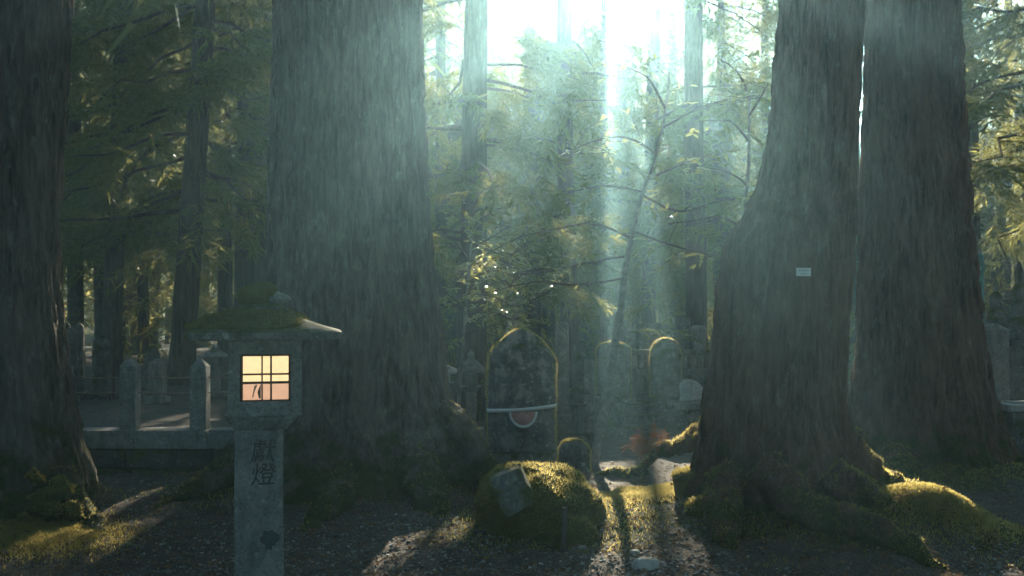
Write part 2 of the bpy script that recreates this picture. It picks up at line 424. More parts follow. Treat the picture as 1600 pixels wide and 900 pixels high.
# terrace behind the fence on the left
TX0, TX1, TY = -9.0, -2.05, 9.05
TZ = .44
def build_terrace():
    xs = np.linspace(-40, TX1 - .03, 120) ** 1; ys = np.concatenate([np.linspace(TY + .1, 20, 70), np.linspace(20.5, 46, 30)])
    xs = np.concatenate([np.linspace(-40, -9, 20)[:-1], np.linspace(-9, TX1 - .02, 90)])
    X, Y = np.meshgrid(xs, ys); p = np.stack([X, Y, 0 * X], -1)
    Z = TZ - .02 + .02 * fbm(p * 1.2, 3, 5)
    edge = np.where(X > TX1 - .06, -.6, 0); edge = np.where(Y > 45, -1.2, edge)
    g = G().add(np.stack([X, Y, Z + edge], -1).reshape(-1, 3), grid_faces(len(ys), len(xs), False))
    o = setting('terrace_ground', g, GROUND)
    at = o.data.attributes.new('moss', 'FLOAT', 'POINT'); at.data.foreach_set('value', np.full(X.size, .22, np.float32))
build_terrace()

def build_wall():
    t = Thing('retaining_wall', 'low dark retaining wall with pale kerb stones under the post fence', 'wall', (-4.5, TY, 0))
    x = TX0; k = 0
    while x < TX1 - .05:
        w = min(.62 + .3 * random.random(), TX1 - x)
        g = sbox(w - .012, .26, .165, TZ - .15, .012, 3, .005, k); t.part('kerb_stone', xf(g, (x + w / 2, TY + random.uniform(-.008, .008), random.uniform(-.006, .006))), STONE, sharp=40)
        x += w; k += 1
    for row, (z0, z1) in enumerate(((-.15, .1), (.1, .285))):
        x = TX0 + random.uniform(0, .2)
        while x < TX1 - .05:
            w = min(.35 + .35 * random.random(), TX1 - x)
            g = sbox(w - .015, .2, z1 - z0 - .012, z0, .03, 3, .014, k); t.part('wall_stone', xf(g, (x + w / 2, TY + .03 + random.uniform(-.015, .015), 0)), WALLST, sharp=50)
            x += w; k += 1
    y = TY + .35
    while y < 12.5:                                            # short return at the tree
        w = .6; t.part('wall_stone', xf(sbox(.18, w - .012, .56, -.15, .025, 3, .012, k), (TX1 - .06, y, 0)), STONED, sharp=50); y += w; k += 1
build_wall()

def build_fence():
    t = Thing('post_fence', 'square granite posts with pyramid caps strung with two rusty wires', 'fence', (-3.5, TY, TZ))
    xs = [(px - 800) / F * TY for px in (-15, 97, 203, 313.5, 425)]
    for k, x in enumerate(xs):
        zt = CAMZ - (572 - HOR) / F * TY; hw = .072
        g = sbox(2 * hw, 2 * hw, zt - TZ - .01, TZ + .01, .008, 4, .003, 40 + k)
        post = t.part('post', xf(g, (x, TY - .01, 0), rz=R(random.uniform(-2, 2)), ry=R(random.uniform(-.6, .6))), STONE, sharp=40)
        cap = sbox(2 * hw - .004, 2 * hw - .004, .068, zt + .001, .004, 2, .002, 60 + k, tw=.03, td=.03)
        t.part('cap', xf(cap, (x, TY - .01, 0)), STONE, post, sharp=30)
    for py in (589, 613):
        z = CAMZ - (py - HOR) / F * TY; pts = []
        for a, b in zip(xs[:-1], xs[1:]):
            for q in (0, .5): pts.append((a + (b - a) * q, TY, z - .012 * math.sin(math.pi * q)))
        pts.append((xs[-1], TY, z))
        t.part('wire', tube(pts, [.007] * len(pts), 6, sub=3), WIRE)
build_fence()

# ------------------------------------------------------------------ big cedars
def rows_px(lst, D, top=26.0, top_r=.16):
    rows = [((CAMZ - (y - HOR) / F * D), ((a + b) / 2 - 800) / F * D, (b - a) / 2 / F * D) for y, a, b in lst]
    rows.sort(); z, x, r = rows[-1]; dx = (rows[-1][1] - rows[-3][1]) / (rows[-1][0] - rows[-3][0])
    rows += [(z + 3, x + dx * 2.4, r * .93), (z + 8, x + dx * 4, r * .75), (top, x + dx * 6, top_r)]
    rows = [(rows[0][0] - .5, rows[0][1], rows[0][2] * 1.12)] + rows
    return np.array(rows)

def big_trunk(rows, D, nt, nz, seed, lobes, lobe_amp, amp=.03, strip=.085, burl=None):
    zv = np.concatenate([np.linspace(rows[0, 0], 5.0, nz), np.linspace(5.2, rows[-1, 0], 24)])
    th = np.linspace(0, 2 * np.pi, nt, endpoint=False)
    r = np.interp(zv, rows[:, 0], rows[:, 2]); cx = np.interp(zv, rows[:, 0], rows[:, 1])
    k = np.ones(9) / 9; pad = lambda a: np.concatenate([np.full(4, a[0]), a, np.full(4, a[-1])])
    r[:nz] = np.convolve(pad(r[:nz]), k, 'valid'); cx[:nz] = np.convolve(pad(cx[:nz]), k, 'valid')
    Z, T = np.meshgrid(zv, th, indexing='ij'); RR = r[:, None]
    u = np.stack([np.cos(T), np.sin(T)], -1)
    rm = float(np.interp(2.0, zv, r)); kk = rm / strip
    warp = .35 * noise(np.stack([u[..., 0] * 2, u[..., 1] * 2, Z * 1.3], -1), seed)
    T2 = T + warp * .25; u2 = np.stack([np.cos(T2), np.sin(T2)], -1)
    a1 = 1 - 2 * np.abs(noise(np.stack([u2[..., 0] * kk, u2[..., 1] * kk, Z * .55], -1), seed + 1))
    a2 = 1 - 2 * np.abs(noise(np.stack([u2[..., 0] * kk * 2.3, u2[..., 1] * kk * 2.3, Z * 2.2], -1), seed + 2))
    pl = sstep(-.05, .12, noise(np.stack([u2[..., 0] * kk * 1.5, u2[..., 1] * kk * 1.5, Z * 4.5], -1), seed + 3))
    low = noise(np.stack([u[..., 0] * 1.2, u[..., 1] * 1.2, Z * .5], -1), seed + 4)
    vis = sstep(7, 5, Z)
    rad = RR * (1 + .06 * low) + vis * (amp * (a1 - .4) + amp * .45 * a2 + amp * .45 * pl) - amp * .6 * vis
    z0 = rows[1, 0]
    for ang, w, m in lobes:
        d = (T - ang + np.pi) % (2 * np.pi) - np.pi
        rad = rad + lobe_amp * m * np.exp(-(d / w) ** 2) * np.exp(-np.maximum(Z - z0, 0) / .38)
    if burl:
        for ang, zc, w, hh, m in burl:
            d = (T - ang + np.pi) % (2 * np.pi) - np.pi
            rad = rad + m * np.exp(-(d / w) ** 2 - ((Z - zc) / hh) ** 2)
    v = np.stack([cx[:, None] + rad * u[..., 0], D + rad * u[..., 1], Z], -1)
    g = G().add(v.reshape(-1, 3), grid_faces(len(zv), nt))
    return g

# ---- cedar sprays: a drooping flat twig with side twiglets
def spray_template(L=1.0, pairs=13, seed=0, tri=3, width=.34):
    rg = np.random.default_rng(seed); V = []; Fc = []
    def add(a, b, c):
        k = len(V); V.extend([a, b, c]); Fc.append((k, k + 1, k + 2))
    ax = lambda t: np.array([t * L, 0, -.22 * L * t * t])
    for i in range(4):
        a, b = ax(i / 4), ax((i + 1) / 4); w = .012 * L * (1 - i / 5); add(a + [0, w, 0], a - [0, w, 0], b)
    for i in range(pairs):
        t = .08 + .9 * (i + rg.random() * .6) / pairs
        for s in (-1, 1):
            l = width * L * (.35 + .65 * math.sin(math.pi * min(1, .25 + .75 * (1 - t)))) * (.7 + .5 * rg.random())
            ang = R(38 + 24 * rg.random()); d = np.array([math.cos(ang), s * math.sin(ang), -.15 - .5 * rg.random()]); d /= np.linalg.norm(d)
            p = ax(t)
            for q in range(tri):
                qq = q / tri; a = p + d * l * qq * .85
                d2 = d + rg.normal(size=3) * .33; d2 /= np.linalg.norm(d2)
                side = np.cross(d2, rg.normal(size=3)); side /= np.linalg.norm(side); w = .018 * L * (.7 + .6 * rg.random())
                add(a - side * w, a + side * w, a + d2 * l * .62)
    return np.array(V), np.array(Fc)
SPR = [spray_template(1, 13, k) for k in range(4)]
SPR_FAR = [spray_template(1, 7, 10 + k, 2, .42) for k in range(3)]
for t_ in SPR_FAR: pass

def leaf_template(seed):
    rg = np.random.default_rng(seed); V = []; Fc = []
    L, W = 1.0, .24 + .06 * rg.random(); dr = .25 * rg.random(); cup = .10
    pts = [(0, 0), (.25, .8), (.6, .9), (1, 0)]
    mid = lambda t: (t, 0, -dr * t * t)
    V = [mid(0), mid(.45), mid(1)]
    for s in (-1, 1):
        V += [(.28, s * W * .85, cup - dr * .08), (.65, s * W * .8, cup - dr * .42)]
    Fc = [(0, 1, 3), (1, 4, 3), (1, 2, 4), (0, 5, 1), (1, 5, 6), (1, 6, 2)]
    return np.array(V), np.array(Fc)
LEAVES = [leaf_template(k) for k in range(4)]

def instance(g, templ, pos, dirs, scale, rg, mi=0, roll=.5):
    """copies of small templates joined into bag g: x axis along dirs"""
    n = len(pos)
    if not n: return
    d = dirs / (np.linalg.norm(dirs, axis=1)[:, None] + 1e-9)
    up = np.array([0, 0, 1.]) + roll * rg.normal(size=(n, 3))
    y = np.cross(up, d); y /= np.linalg.norm(y, axis=1)[:, None] + 1e-9; z = np.cross(d, y)
    M3 = np.stack([d, y, z], -1); which = rg.integers(0, len(templ), n)
    for k, (tv, tf) in enumerate(templ):
        s = which == k; m = int(s.sum())
        if not m: continue
        v = np.einsum('nij,vj->nvi', M3[s], tv) * scale[s][:, None, None] + pos[s][:, None]
        f = tf[None] + (np.arange(m) * len(tv))[:, None, None]
        g.add(v.reshape(-1, 3), f.reshape(-1, 3), mi)

# openings of the canopy towards the sky: (direction centre and radius in picture degrees, share of twigs kept)
def thin(p, rg):
    x, y = proj(p); keep = np.ones(len(p))
    q = ((x - 1070) / 270) ** 2 + ((y + 40) / 210) ** 2; keep = np.where(q < 1, .8 + .2 * q, keep)
    q = ((x - 188) / 22) ** 2 + ((y - 75) / 14) ** 2; keep = np.where(q < 1, 0, keep)
    keep = np.where((x < -350) | (x > 1950), 0, keep)
    return rg.random(len(p)) < keep

def conifer_crown(base, rows, rg, z0, z1, nb, Lmax, spr_scale, templ, dens=5.0, up_share=.35, limb=True, n_up=0):
    """branches with sprays round a trunk given by rows (z, x, y)"""
    g = G(); SP = []; SD = []; SS = []
    zv = CAMZ + (HOR + 85) / F * rows[0, 2]; n1 = int(nb * 7 / 26 * max(0, zv - z0)) if zv < z1 else nb
    lv = np.concatenate([z0 + (min(zv, z1) - z0) * (np.arange(n1) + rg.random(n1)) / max(n1, 1), max(zv, z0) + (z1 - max(zv, z0)) * rg.random((14 if n_up > 20 else 5) if zv > z0 else nb) if zv < z1 else []])
    for z in lv:
        q = (z - z0) / (z1 - z0)
        b = np.array([np.interp(z, rows[:, 0], rows[:, 1]), np.interp(z, rows[:, 0], rows[:, 2]), z])
        _, py = proj(b)
        if py[0] < -260 and rg.random() > up_share: continue
        az = rg.random() * 2 * np.pi; L = Lmax * (1 - .55 * q) * (.55 + .6 * rg.random())
        dh = np.array([math.cos(az), math.sin(az), 0]); rise = .15 - .4 * rg.random(); dr = .25 + .3 * rg.random()
        tt = np.linspace(0, 1, 6); path = b + dh * (L * tt)[:, None] + np.array([0, 0, 1]) * (L * (rise * tt - dr * tt * tt + .18 * tt ** 3))[:, None]
        path[1:] += rg.normal(size=(5, 3)) * .05 * L * tt[1:, None]
        if limb and not in_gap(path, .02).any():
            tb = tube(path, np.linspace(.010 + .011 * L, .006, 6), 5, sub=1); g.add(tb.v[0], tb.f[0], 0)
        n = max(3, int(L * dens * (1 if py[0] > -260 else .6)))
        t = .18 + .82 * rg.random(n); c = np.stack([np.interp(t, tt, path[:, i]) for i in range(3)], -1)
        side = np.cross(dh, [0, 0, 1.]); d = dh * .6 + side * (rg.choice([-1, 1], n) * (.3 + .6 * rg.random(n)))[:, None] + np.array([0, 0, -.1]) + .25 * rg.normal(size=(n, 3)); d[:, 2] -= .25 * rg.random(n)
        SP.append(c); SD.append(d); SS.append(spr_scale * (.55 + .75 * rg.random(n)) * (1 if py[0] > -260 else 1.5))
    if n_up:                                              # unseen upper canopy, added in coarser sprays to shade the foliage below
        zc = max(z0, zv); q = rg.random(n_up); z = zc + (z1 - zc) * q; a = rg.random(n_up) * 2 * np.pi; L = 3.6 * (1 - .6 * q) * np.sqrt(rg.random(n_up))
        p = np.stack([np.interp(z, rows[:, 0], rows[:, 1]) + L * np.cos(a), np.interp(z, rows[:, 0], rows[:, 2]) + L * np.sin(a), z - .15 * L], -1)
        d = np.stack([np.cos(a), np.sin(a), -.35 + .3 * rg.normal(size=n_up)], -1); sc = 2.0 * (.6 + .7 * rg.random(n_up)); tip = p + d * sc[:, None] * .5
        k = ~in_gap(tip, .2) & ~in_gap(p, .1) & ~in_gap(tip, .75, NFLOOR) & ~in_gap(p, .3, NFLOOR); instance(g, SPR_FAR, p[k], d[k], sc[k], rg, 1)
    if SP:
        p, d, s = np.concatenate(SP), np.concatenate(SD), np.concatenate(SS)
        tip = p + d / np.linalg.norm(d, axis=1)[:, None] * s[:, None] * .5
        k = ~in_gap(tip, .14) & thin(tip, rg) & (tip[:, 2] > .2)
        instance(g, templ, p[k], d[k], s[k], rg, 1)
    return g

def root_tube(pts, rad, seed, amp=.05):
    return tube(pts, np.asarray(rad) * .82, 22, amp, 7, seed, sub=12)
def on_ground(px, D, dz=0):
    x = (px - 800) / F * D; return np.array([x, D, H(x, D) + dz])

def big_cedar(label, lst, D, nt, nz, seed, lobes, lobe_amp, mat, roots=(), burl=None, amp=.045, strip=.085, lumps=(), extra=None):
    rows = rows_px(lst, D); x0 = rows[1, 1]
    t = Thing('cedar_tree', label, 'tree', (x0, D, H(x0, D)))
    tr = t.part('trunk', big_trunk(rows, D, nt, nz, seed, lobes, lobe_amp, amp, strip, burl), mat)
    rg = np.random.default_rng(seed); allr = []
    for k, (pts, rad, mossy) in enumerate(roots):
        g = root_tube(pts, rad, seed + k); allr.append((g, mossy))
        shoots = None
        if mossy: pp, nn = tri_sample(g, mossy, rg, .15); shoots = blades(pp, nn, .022, .0035, rg)
        ro = t.part('root', g, mat)
        if shoots: t.part('moss', shoots, MOSSB, ro, stuff=True)
    for k, (c, r) in enumerate(lumps):
        g = loft(smooth_rows([(c[2] - r, c[0], c[1], r * .7, r * .7), (c[2] - r * .3, c[0], c[1], r * 1.05, r), (c[2] + r * .4, c[0], c[1], r * .85, r * .8), (c[2] + r * .85, c[0], c[1], r * .35, r * .3)], 9), 22, 2, r * .7, .8 / r, seed + k)
        pp, nn = tri_sample(g, 500, rg, 0); sh = blades(pp, nn, .02, .0035, rg)
        bo = t.part('burl', g, MOSS); t.part('moss', sh, MOSSB, bo, stuff=True)
    r3 = np.stack([rows[:, 0], rows[:, 1], np.full(len(rows), D)], 1)
    cg = conifer_crown(None, r3, rg, 12, 25.5, 30, 3.2, 1.5, SPR_FAR, 3.2, 1.0, n_up=260)
    t.part('crown', cg, [BARKF, SPRAY])
    if extra: extra(t, rows)
    return t, rows

A_ROWS = [(0, 432, 657), (100, 430, 659), (200, 427, 661), (300, 423, 665), (400, 419, 672), (500, 416, 683), (560, 412, 690), (620, 404, 700), (680, 392, 722), (740, 372, 748)]
cA, rA = big_cedar('massive grey cedar trunk standing behind the lit stone lantern', A_ROWS, 8.8, 300, 250, 21, [(R(-20), .3, 1.0), (R(200), .3, 1.1), (R(-95), .4, .6), (R(250), .25, .5)], .3, BARK,
    roots=[([P(690, 640, 8.5), P(735, 690, 8.3), on_ground(775, 8.1, .04), on_ground(800, 7.9, -.05)], [.16, .12, .09, .05], 500),
           ([P(420, 700, 8.5), P(362, 738, 8.1), on_ground(310, 7.9, .05), on_ground(262, 7.6, .0), on_ground(235, 7.3, -.06)], [.2, .15, .11, .07, .04], 900),
           ([P(540, 700, 8.1), on_ground(530, 7.6, .06), on_ground(500, 7.0, .0), on_ground(470, 6.7, -.08)], [.22, .16, .1, .06], 500),
           ([P(640, 690, 8.2), on_ground(670, 7.6, .06), on_ground(700, 7.1, -.07)], [.2, .15, .06], 500)])
B_ROWS = [(0, -150, 100), (100, -150, 93), (200, -150, 87), (300, -152, 82), (400, -155, 80), (500, -158, 85), (600, -165, 97), (700, -180, 115), (780, -200, 135), (830, -220, 150)]
cB, rB = big_cedar('dark cedar trunk cut off by the photo edge with mossy knots at its foot', B_ROWS, 7.4, 260, 220, 31, [(R(-40), .35, 1), (R(-100), .3, .8), (R(10), .3, .5)], .2, BARK,
    roots=[([P(95, 740, 7.1), on_ground(125, 6.9, .06), on_ground(165, 6.6, -.05)], [.13, .1, .05], 500)],
    lumps=[(P(62, 785, 6.75), .085), (P(92, 765, 6.8), .07), (P(82, 800, 6.7), .06), (P(112, 800, 6.75), .055), (P(40, 815, 6.65), .06), (P(55, 745, 6.85), .05)])
C_ROWS = [(0, 1224, 1343), (100, 1215, 1340), (200, 1206, 1335), (270, 1192, 1333), (310, 1180, 1331), (340, 1160, 1330), (380, 1136, 1328), (430, 1124, 1324), (480, 1120, 1319), (560, 1116, 1311), (640, 1102, 1310), (700, 1098, 1330), (760, 1092, 1358), (820, 1085, 1395)]
cC, rC = big_cedar('cedar with a swollen burl on its sunward side and a small white notice', C_ROWS, 7.2, 280, 240, 41, [(R(-15), .28, .9), (R(-60), .3, 1.0), (R(-105), .3, .8), (R(190), .3, .8), (R(235), .25, .5)], .26, BARK2,
    roots=[([P(1320, 690, 7.1), P(1372, 752, 7.25), on_ground(1425, 7.4, .1), on_ground(1490, 7.3, .02), on_ground(1540, 7.2, -.08)], [.15, .12, .09, .07, .04], 1800),
           ([P(1290, 740, 6.7), P(1370, 800, 6.55), P(1440, 822, 6.5), P(1500, 862, 6.35), P(1550, 915, 6.2)], [.18, .14, .11, .09, .05], 3000),
           ([P(1200, 740, 6.7), P(1260, 800, 6.4), on_ground(1330, 6.15, .06), on_ground(1420, 5.9, .0), on_ground(1500, 5.7, -.1)], [.2, .17, .13, .1, .05], 1500),
           ([P(1140, 745, 6.8), on_ground(1130, 6.4, .08), on_ground(1150, 6.0, -.06)], [.16, .13, .05], 900),
           ([P(1115, 668, 7.6), P(1088, 684, 8.2), P(1050, 698, 8.7), P(1022, 712, 8.9), P(1002, 738, 8.9), on_ground(965, 9.1, .03), on_ground(925, 9.2, -.03)], [.12, .1, .08, .065, .055, .05, .03], 2600)],
    burl=[(R(-127), 1.73, .13, .13, -.15)], amp=.036)
D_ROWS = [(0, 1356, 1490), (100, 1355, 1494), (200, 1354, 1500), (300, 1353, 1507), (400, 1351, 1514), (500, 1350, 1524), (560, 1345, 1531), (620, 1339, 1540), (680, 1332, 1552), (720, 1318, 1568), (750, 1305, 1585)]
cD, rD = big_cedar('broad reddish cedar trunk behind the burled cedar with a dark vertical furrow', D_ROWS, 9.5, 260, 230, 51, [(R(-25), .28, 1.0), (R(200), .3, .8), (R(-80), .35, .8), (R(-130), .3, .6)], .28, BARK2,
    roots=[([P(1560, 690, 9.2), P(1590, 735, 9.2), on_ground(1625, 9.2, .03), on_ground(1670, 9.2, -.08)], [.14, .11, .08, .05], 1400), ([P(1400, 720, 8.9), on_ground(1400, 8.5, .06), on_ground(1390, 8.1, -.06)], [.2, .14, .06], 700)],
    burl=[(R(-62), 2.6, .10, 1.2, -.06), (R(-66), 1.4, .08, .9, -.04), (R(188), .85, .3, .16, .05)],
    lumps=[(P(1340, 690, 9.2), .06)])

# ------------------------------------------------------------------ mid-distance cedars
def clear_of_gaps(x, y, zlo, zhi, r):
    z = np.linspace(zlo, zhi, 60); return not in_gap(np.stack([np.full(60, x), np.full(60, y), z], -1), r + .1, NFLOOR).any()

def forest_cedar(label, px_bot, px_top, D, r, seed, z0=2.2, nb=26, Lmax=2.4, scale=.75, dens=6, top=19, templ=SPR, base_z=None, group=None):
    rg = np.random.default_rng(seed)
    if D >= 20: templ = SPR_FAR; scale = 1.0
    x0 = (px_bot - 800) / F * D; x1 = (px_top - 800) / F * D; zt = CAMZ + HOR / F * D      # height at the picture's top edge
    zb = (H(x0, D) if base_z is None else base_z)
    zz = np.array([zb - .3, zb, zb + .5, zt, top]); dx = (x1 - x0) / (zt - zb)
    xx = x0 + np.array([0, 0, .5, zt - zb, (zt - zb) + (top - zt) * .3]) * dx
    rr = np.array([r * 1.5, r * 1.4, r * 1.12, r * .86, .04])
    zs = np.linspace(zz[0], top, 60); n = 40; th = np.linspace(0, 2 * np.pi, n, endpoint=False)
    cx = np.interp(zs, zz, xx) + .04 * noise(np.stack([zs * .35, 0 * zs, 0 * zs], -1), seed); rad = np.interp(zs, zz, rr)
    Z, T = np.meshgrid(zs, th, indexing='ij')
    q = 1 - 2 * np.abs(noise(np.stack([np.cos(T) * 4, np.sin(T) * 4, Z * .5], -1), seed))
    rad2 = rad[:, None] * (1 + .09 * q)
    v = np.stack([cx[:, None] + rad2 * np.cos(T), D + rad2 * np.sin(T), Z], -1)
    t = Thing('forest_cedar', label, 'tree', (x0, D, zb), group=group)
    t.part('trunk', G().add(v.reshape(-1, 3), grid_faces(len(zs), n)), BARKF)
    r3 = np.stack([zs, cx, np.full(len(zs), D)], 1)
    t.part('crown', conifer_crown(None, r3, rg, zb + z0, top - .5, nb, Lmax, scale, templ, dens, n_up=230 if px_bot < 650 else 8), [BARKF, SPRAY])

FOREST = [  # label, px bottom, px top, distance, trunk radius, seed, keywords
    ('slim upright grey cedar just beyond the massive cedar, over the small stone lantern', 738, 744, 14, .175, 101, dict(z0=2.2, nb=34)),
    ('slim leaning brown cedar rising behind the fence between the second and third posts', 283, 322, 15, .16, 102, dict(base_z=TZ, z0=2.6, nb=30)),
    ('thick dark cedar half hidden behind the massive cedar and lantern roof', 392, 398, 17, .26, 103, dict(base_z=TZ, z0=3, nb=34)),
    ('straight cedar behind the bibbed monument, in the bluish haze', 890, 880, 17.5, .14, 104, dict(z0=3.2, nb=22)),
    ('dark straight cedar rising above the arched gravestones', 1087, 1083, 17, .165, 105, dict(z0=2.8, nb=26)),
    ('slender pale cedar high in the glare beside the dark straight cedar', 1012, 1022, 25, .16, 106, dict(z0=2.6, nb=30)),
    ('slim dark cedar standing over the rounded gravestone behind the fence', 172, 195, 18, .15, 107, dict(base_z=TZ, z0=2.4, nb=34)),
    ('very thin cedar between the two slim cedars behind the fence', 226, 215, 22, .10, 108, dict(base_z=TZ, z0=2.4, nb=30)),
    ('thin cedar in the bright gap against the burled cedar', 1203, 1194, 26, .10, 109, dict(z0=2.6, nb=28)),
    ('thin cedar with ragged twigs beyond the broad reddish cedar', 1530, 1510, 17, .11, 110, dict(z0=3.2, nb=22, Lmax=2.2)),
    ('hazy cedar midway between the bibbed monument and the massive cedar', 832, 828, 23, .18, 111, dict(z0=3.0, nb=24)),
    ('faint cedar trunk seen just beside the massive cedar edge', 692, 688, 22, .12, 112, dict(z0=2.6, nb=28)),
    ('thin trunk behind the leaning sapling, first of three in the lit gap', 946, 944, 27, .11, 113, dict(z0=2.4, nb=30)),
    ('thin trunk behind the leaning sapling, second of three in the lit gap', 968, 972, 33, .12, 114, dict(z0=2.4, nb=30)),
    ('thin trunk behind the leaning sapling, third of three in the lit gap', 1052, 1050, 29, .13, 115, dict(z0=2.6, nb=28)),
    ('cedar trunk squeezed between thick dark cedar and leaning brown cedar', 352, 350, 20, .13, 116, dict(base_z=TZ, z0=2.4, nb=34)),
    ('dim cedar beside the cut-off cedar at the photo edge', 118, 112, 21, .14, 117, dict(base_z=TZ, z0=2.2, nb=36)),
    ('dark leafy cedar above the stone figures at the photo edge', 1625, 1632, 15, .16, 118, dict(z0=3.0, nb=30)),
    ('thin trunk in the sunny foliage above the stone figures', 1572, 1575, 24, .10, 119, dict(z0=3.2, nb=18)),
    ('thin cedar in the sunny slit beside the burled cedar foot', 1128, 1126, 24, .09, 120, dict(z0=2.4, nb=26)),
]
for lb, pb, pt, D, r, sd, kw in FOREST: forest_cedar(lb, pb, pt, D, r, sd, **kw)

# ------------------------------------------------------------------ the far wood (one mass) and undergrowth
def build_far_wood():
    rg = np.random.default_rng(77); g = G(); SP = []; SD = []; SS = []
    n = 260
    D = 22 + 55 * rg.random(n) ** 1.2; px = rg.uniform(-250, 1850, n)
    D[:26] = rg.uniform(42, 76, 26); px[:26] = rg.uniform(820, 1230, 26)
    for k in range(n):
        x = (px[k] - 800) / F * D[k]; zb = H(x, D[k]); r = .12 + .14 * rg.random()
        left = px[k] < 650
        top = zb + (2.8 + (D[k] - 16) * .36) * (.75 + .45 * rg.random()) * (1.6 if left else 1)
        deep = D[k] > 38 and not left
        if deep: top = zb + (CAMZ + .345 * D[k] - zb) * (.80 + .2 * rg.random())
        if (1215 < px[k] < 1500 or 430 < px[k] < 660) and rg.random() < (.78 if px[k] > 1000 else .45): continue
        if not deep and not clear_of_gaps(x, D[k], zb, top, r): continue
        tb = tube([(x, D[k], zb - .3), (x + rg.normal() * .2, D[k], zb + 6), (x + rg.normal() * .4, D[k], top)], [r * 1.3, r, .04], 8, sub=4); g.add(tb.v[0], tb.f[0], 0)
        nb = int(7 * (top - zb - 1))
        z = zb + 1.8 + (top - zb - 2) * rg.random(nb); L = 2.6 * (1 - .6 * (z - zb) / (top - zb)) * np.sqrt(rg.random(nb)); a = rg.random(nb) * 2 * np.pi
        p = np.stack([x + L * np.cos(a), D[k] + L * np.sin(a), z - .2 * L], -1); d = np.stack([np.cos(a), np.sin(a), -.45 + .3 * rg.normal(size=nb)], -1)
        SP.append(p); SD.append(d); SS.append(1.5 * (.6 + .7 * rg.random(nb)) * (D[k] / 40) ** .3)
    p, d, s = map(np.concatenate, (SP, SD, SS)); k = ~in_gap(p, .3) & thin(p, rg)
    instance(g, SPR_FAR, p[k], d[k], s[k], rg, 1)
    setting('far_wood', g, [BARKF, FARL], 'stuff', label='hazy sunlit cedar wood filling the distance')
    # low brush between the trunks
    g = G(); n = 1500; D = 15 + 22 * rg.random(n); px = rg.uniform(-250, 1850, n); x = (px - 800) / F * D
    z = height(x, D) + 1.9 * rg.random(n) ** 1.7 + np.where(px < 500, .4, 0); a = rg.random(n) * 2 * np.pi
    p = np.stack([x, D, z], -1); d = np.stack([np.cos(a), np.sin(a), .4 + .5 * rg.normal(size=n)], -1)
    k = ~in_gap(p, .1) & ((D > 17) | (px < 60))
    instance(g, SPR_FAR, p[k], d[k], (.6 * (.5 + .8 * rg.random(n)))[k], rg, 0)
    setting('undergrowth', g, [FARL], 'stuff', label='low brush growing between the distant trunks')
build_far_wood()

# ------------------------------------------------------------------ broad-leaved saplings
def sapling(label, path, rad, branches, seed, lsize=.085, den=9):
    rg = np.random.default_rng(seed); path = np.asarray(path)
    t = Thing('broadleaf_sapling', label, 'tree', (path[0][0], path[0][1], path[0][2]))
    t.part('trunk', tube(path, rad, 12, .008, 8, seed, sub=6), PALEWOOD)
    g = G(); LP = []; LD = []
    for pts in branches:
        pts = np.asarray(pts); tb = tube(pts, np.linspace(.014, .004, len(pts)), 6, .004, 6, seed, sub=5); g.add(tb.v[0], tb.f[0], 0)
        seg = np.linalg.norm(np.diff(pts, axis=0), axis=1).sum(); m = int(seg * den)
        for q in range(m):
            tt = np.array([(len(pts) - 1) * (.15 + .85 * rg.random())]); c = catmull(pts, tt)[0]
            dv = rg.normal(size=3) * np.array([1, 1, .45]); dv[2] -= .1; dv /= np.linalg.norm(dv); L = .15 + .4 * rg.random(); e = c + dv * L
            tb = tube([c, (c + e) / 2 + rg.normal(size=3) * .02, e], [.004, .003, .002], 4, sub=1); g.add(tb.v[0], tb.f[0], 0)
            nl = rg.integers(4, 10); u = rg.random(nl)
            LP.append(c + (e - c) * (.3 + .7 * u)[:, None]); LD.append(dv + rg.normal(size=(nl, 3)) * np.array([.8, .8, .35]))
    p, d = np.concatenate(LP), np.concatenate(LD)
    k = ~in_gap(p, -.12) & ~in_gap(p, .02, NFLOOR)
    instance(g, LEAVES, p[k], d[k], (lsize * (.7 + .6 * rg.random(len(p))))[k], rg, 1, .35)
    t.part('crown', g, [WOOD, LEAF])

def Q(*a): return [P(*b) for b in a]
sapling('crooked leaning sapling with glossy leaves beside the bibbed monument', Q((926, 728, 9.9), (943, 645, 9.95), (957, 560, 10), (968, 495, 10), (976, 430, 10.05), (988, 365, 10.1), (1003, 305, 10.1), (1026, 240, 10.1), (1040, 170, 10.2), (1046, 110, 10.3)), [.05, .047, .043, .038, .032, .027, .021, .015, .010, .005],
    [Q((986, 372, 10.1), (930, 350, 9.9), (870, 358, 9.7), (810, 372, 9.6), (745, 405, 9.5)), Q((980, 400, 10.1), (920, 410, 10.4), (850, 425, 10.6), (790, 430, 10.8)), Q((975, 435, 10.1), (900, 445, 9.6), (840, 440, 9.3), (770, 455, 9.2)),
     Q((1003, 305, 10.1), (1060, 330, 9.9), (1110, 318, 9.7), (1165, 305, 9.5)), Q((1012, 280, 10.1), (1070, 255, 10.4), (1120, 240, 10.6)), Q((990, 360, 10.1), (1040, 380, 9.8), (1095, 395, 9.6), (1120, 400, 9.5)),
     Q((1026, 240, 10.1), (980, 215, 9.8), (930, 220, 9.6), (880, 240, 9.5)), Q((1036, 200, 10.2), (1090, 170, 10.2), (1150, 150, 10.1)), Q((1003, 300, 10.1), (950, 290, 10.6), (890, 300, 11)), Q((1040, 170, 10.2), (1010, 120, 10.4), (960, 100, 10.5))], 201)
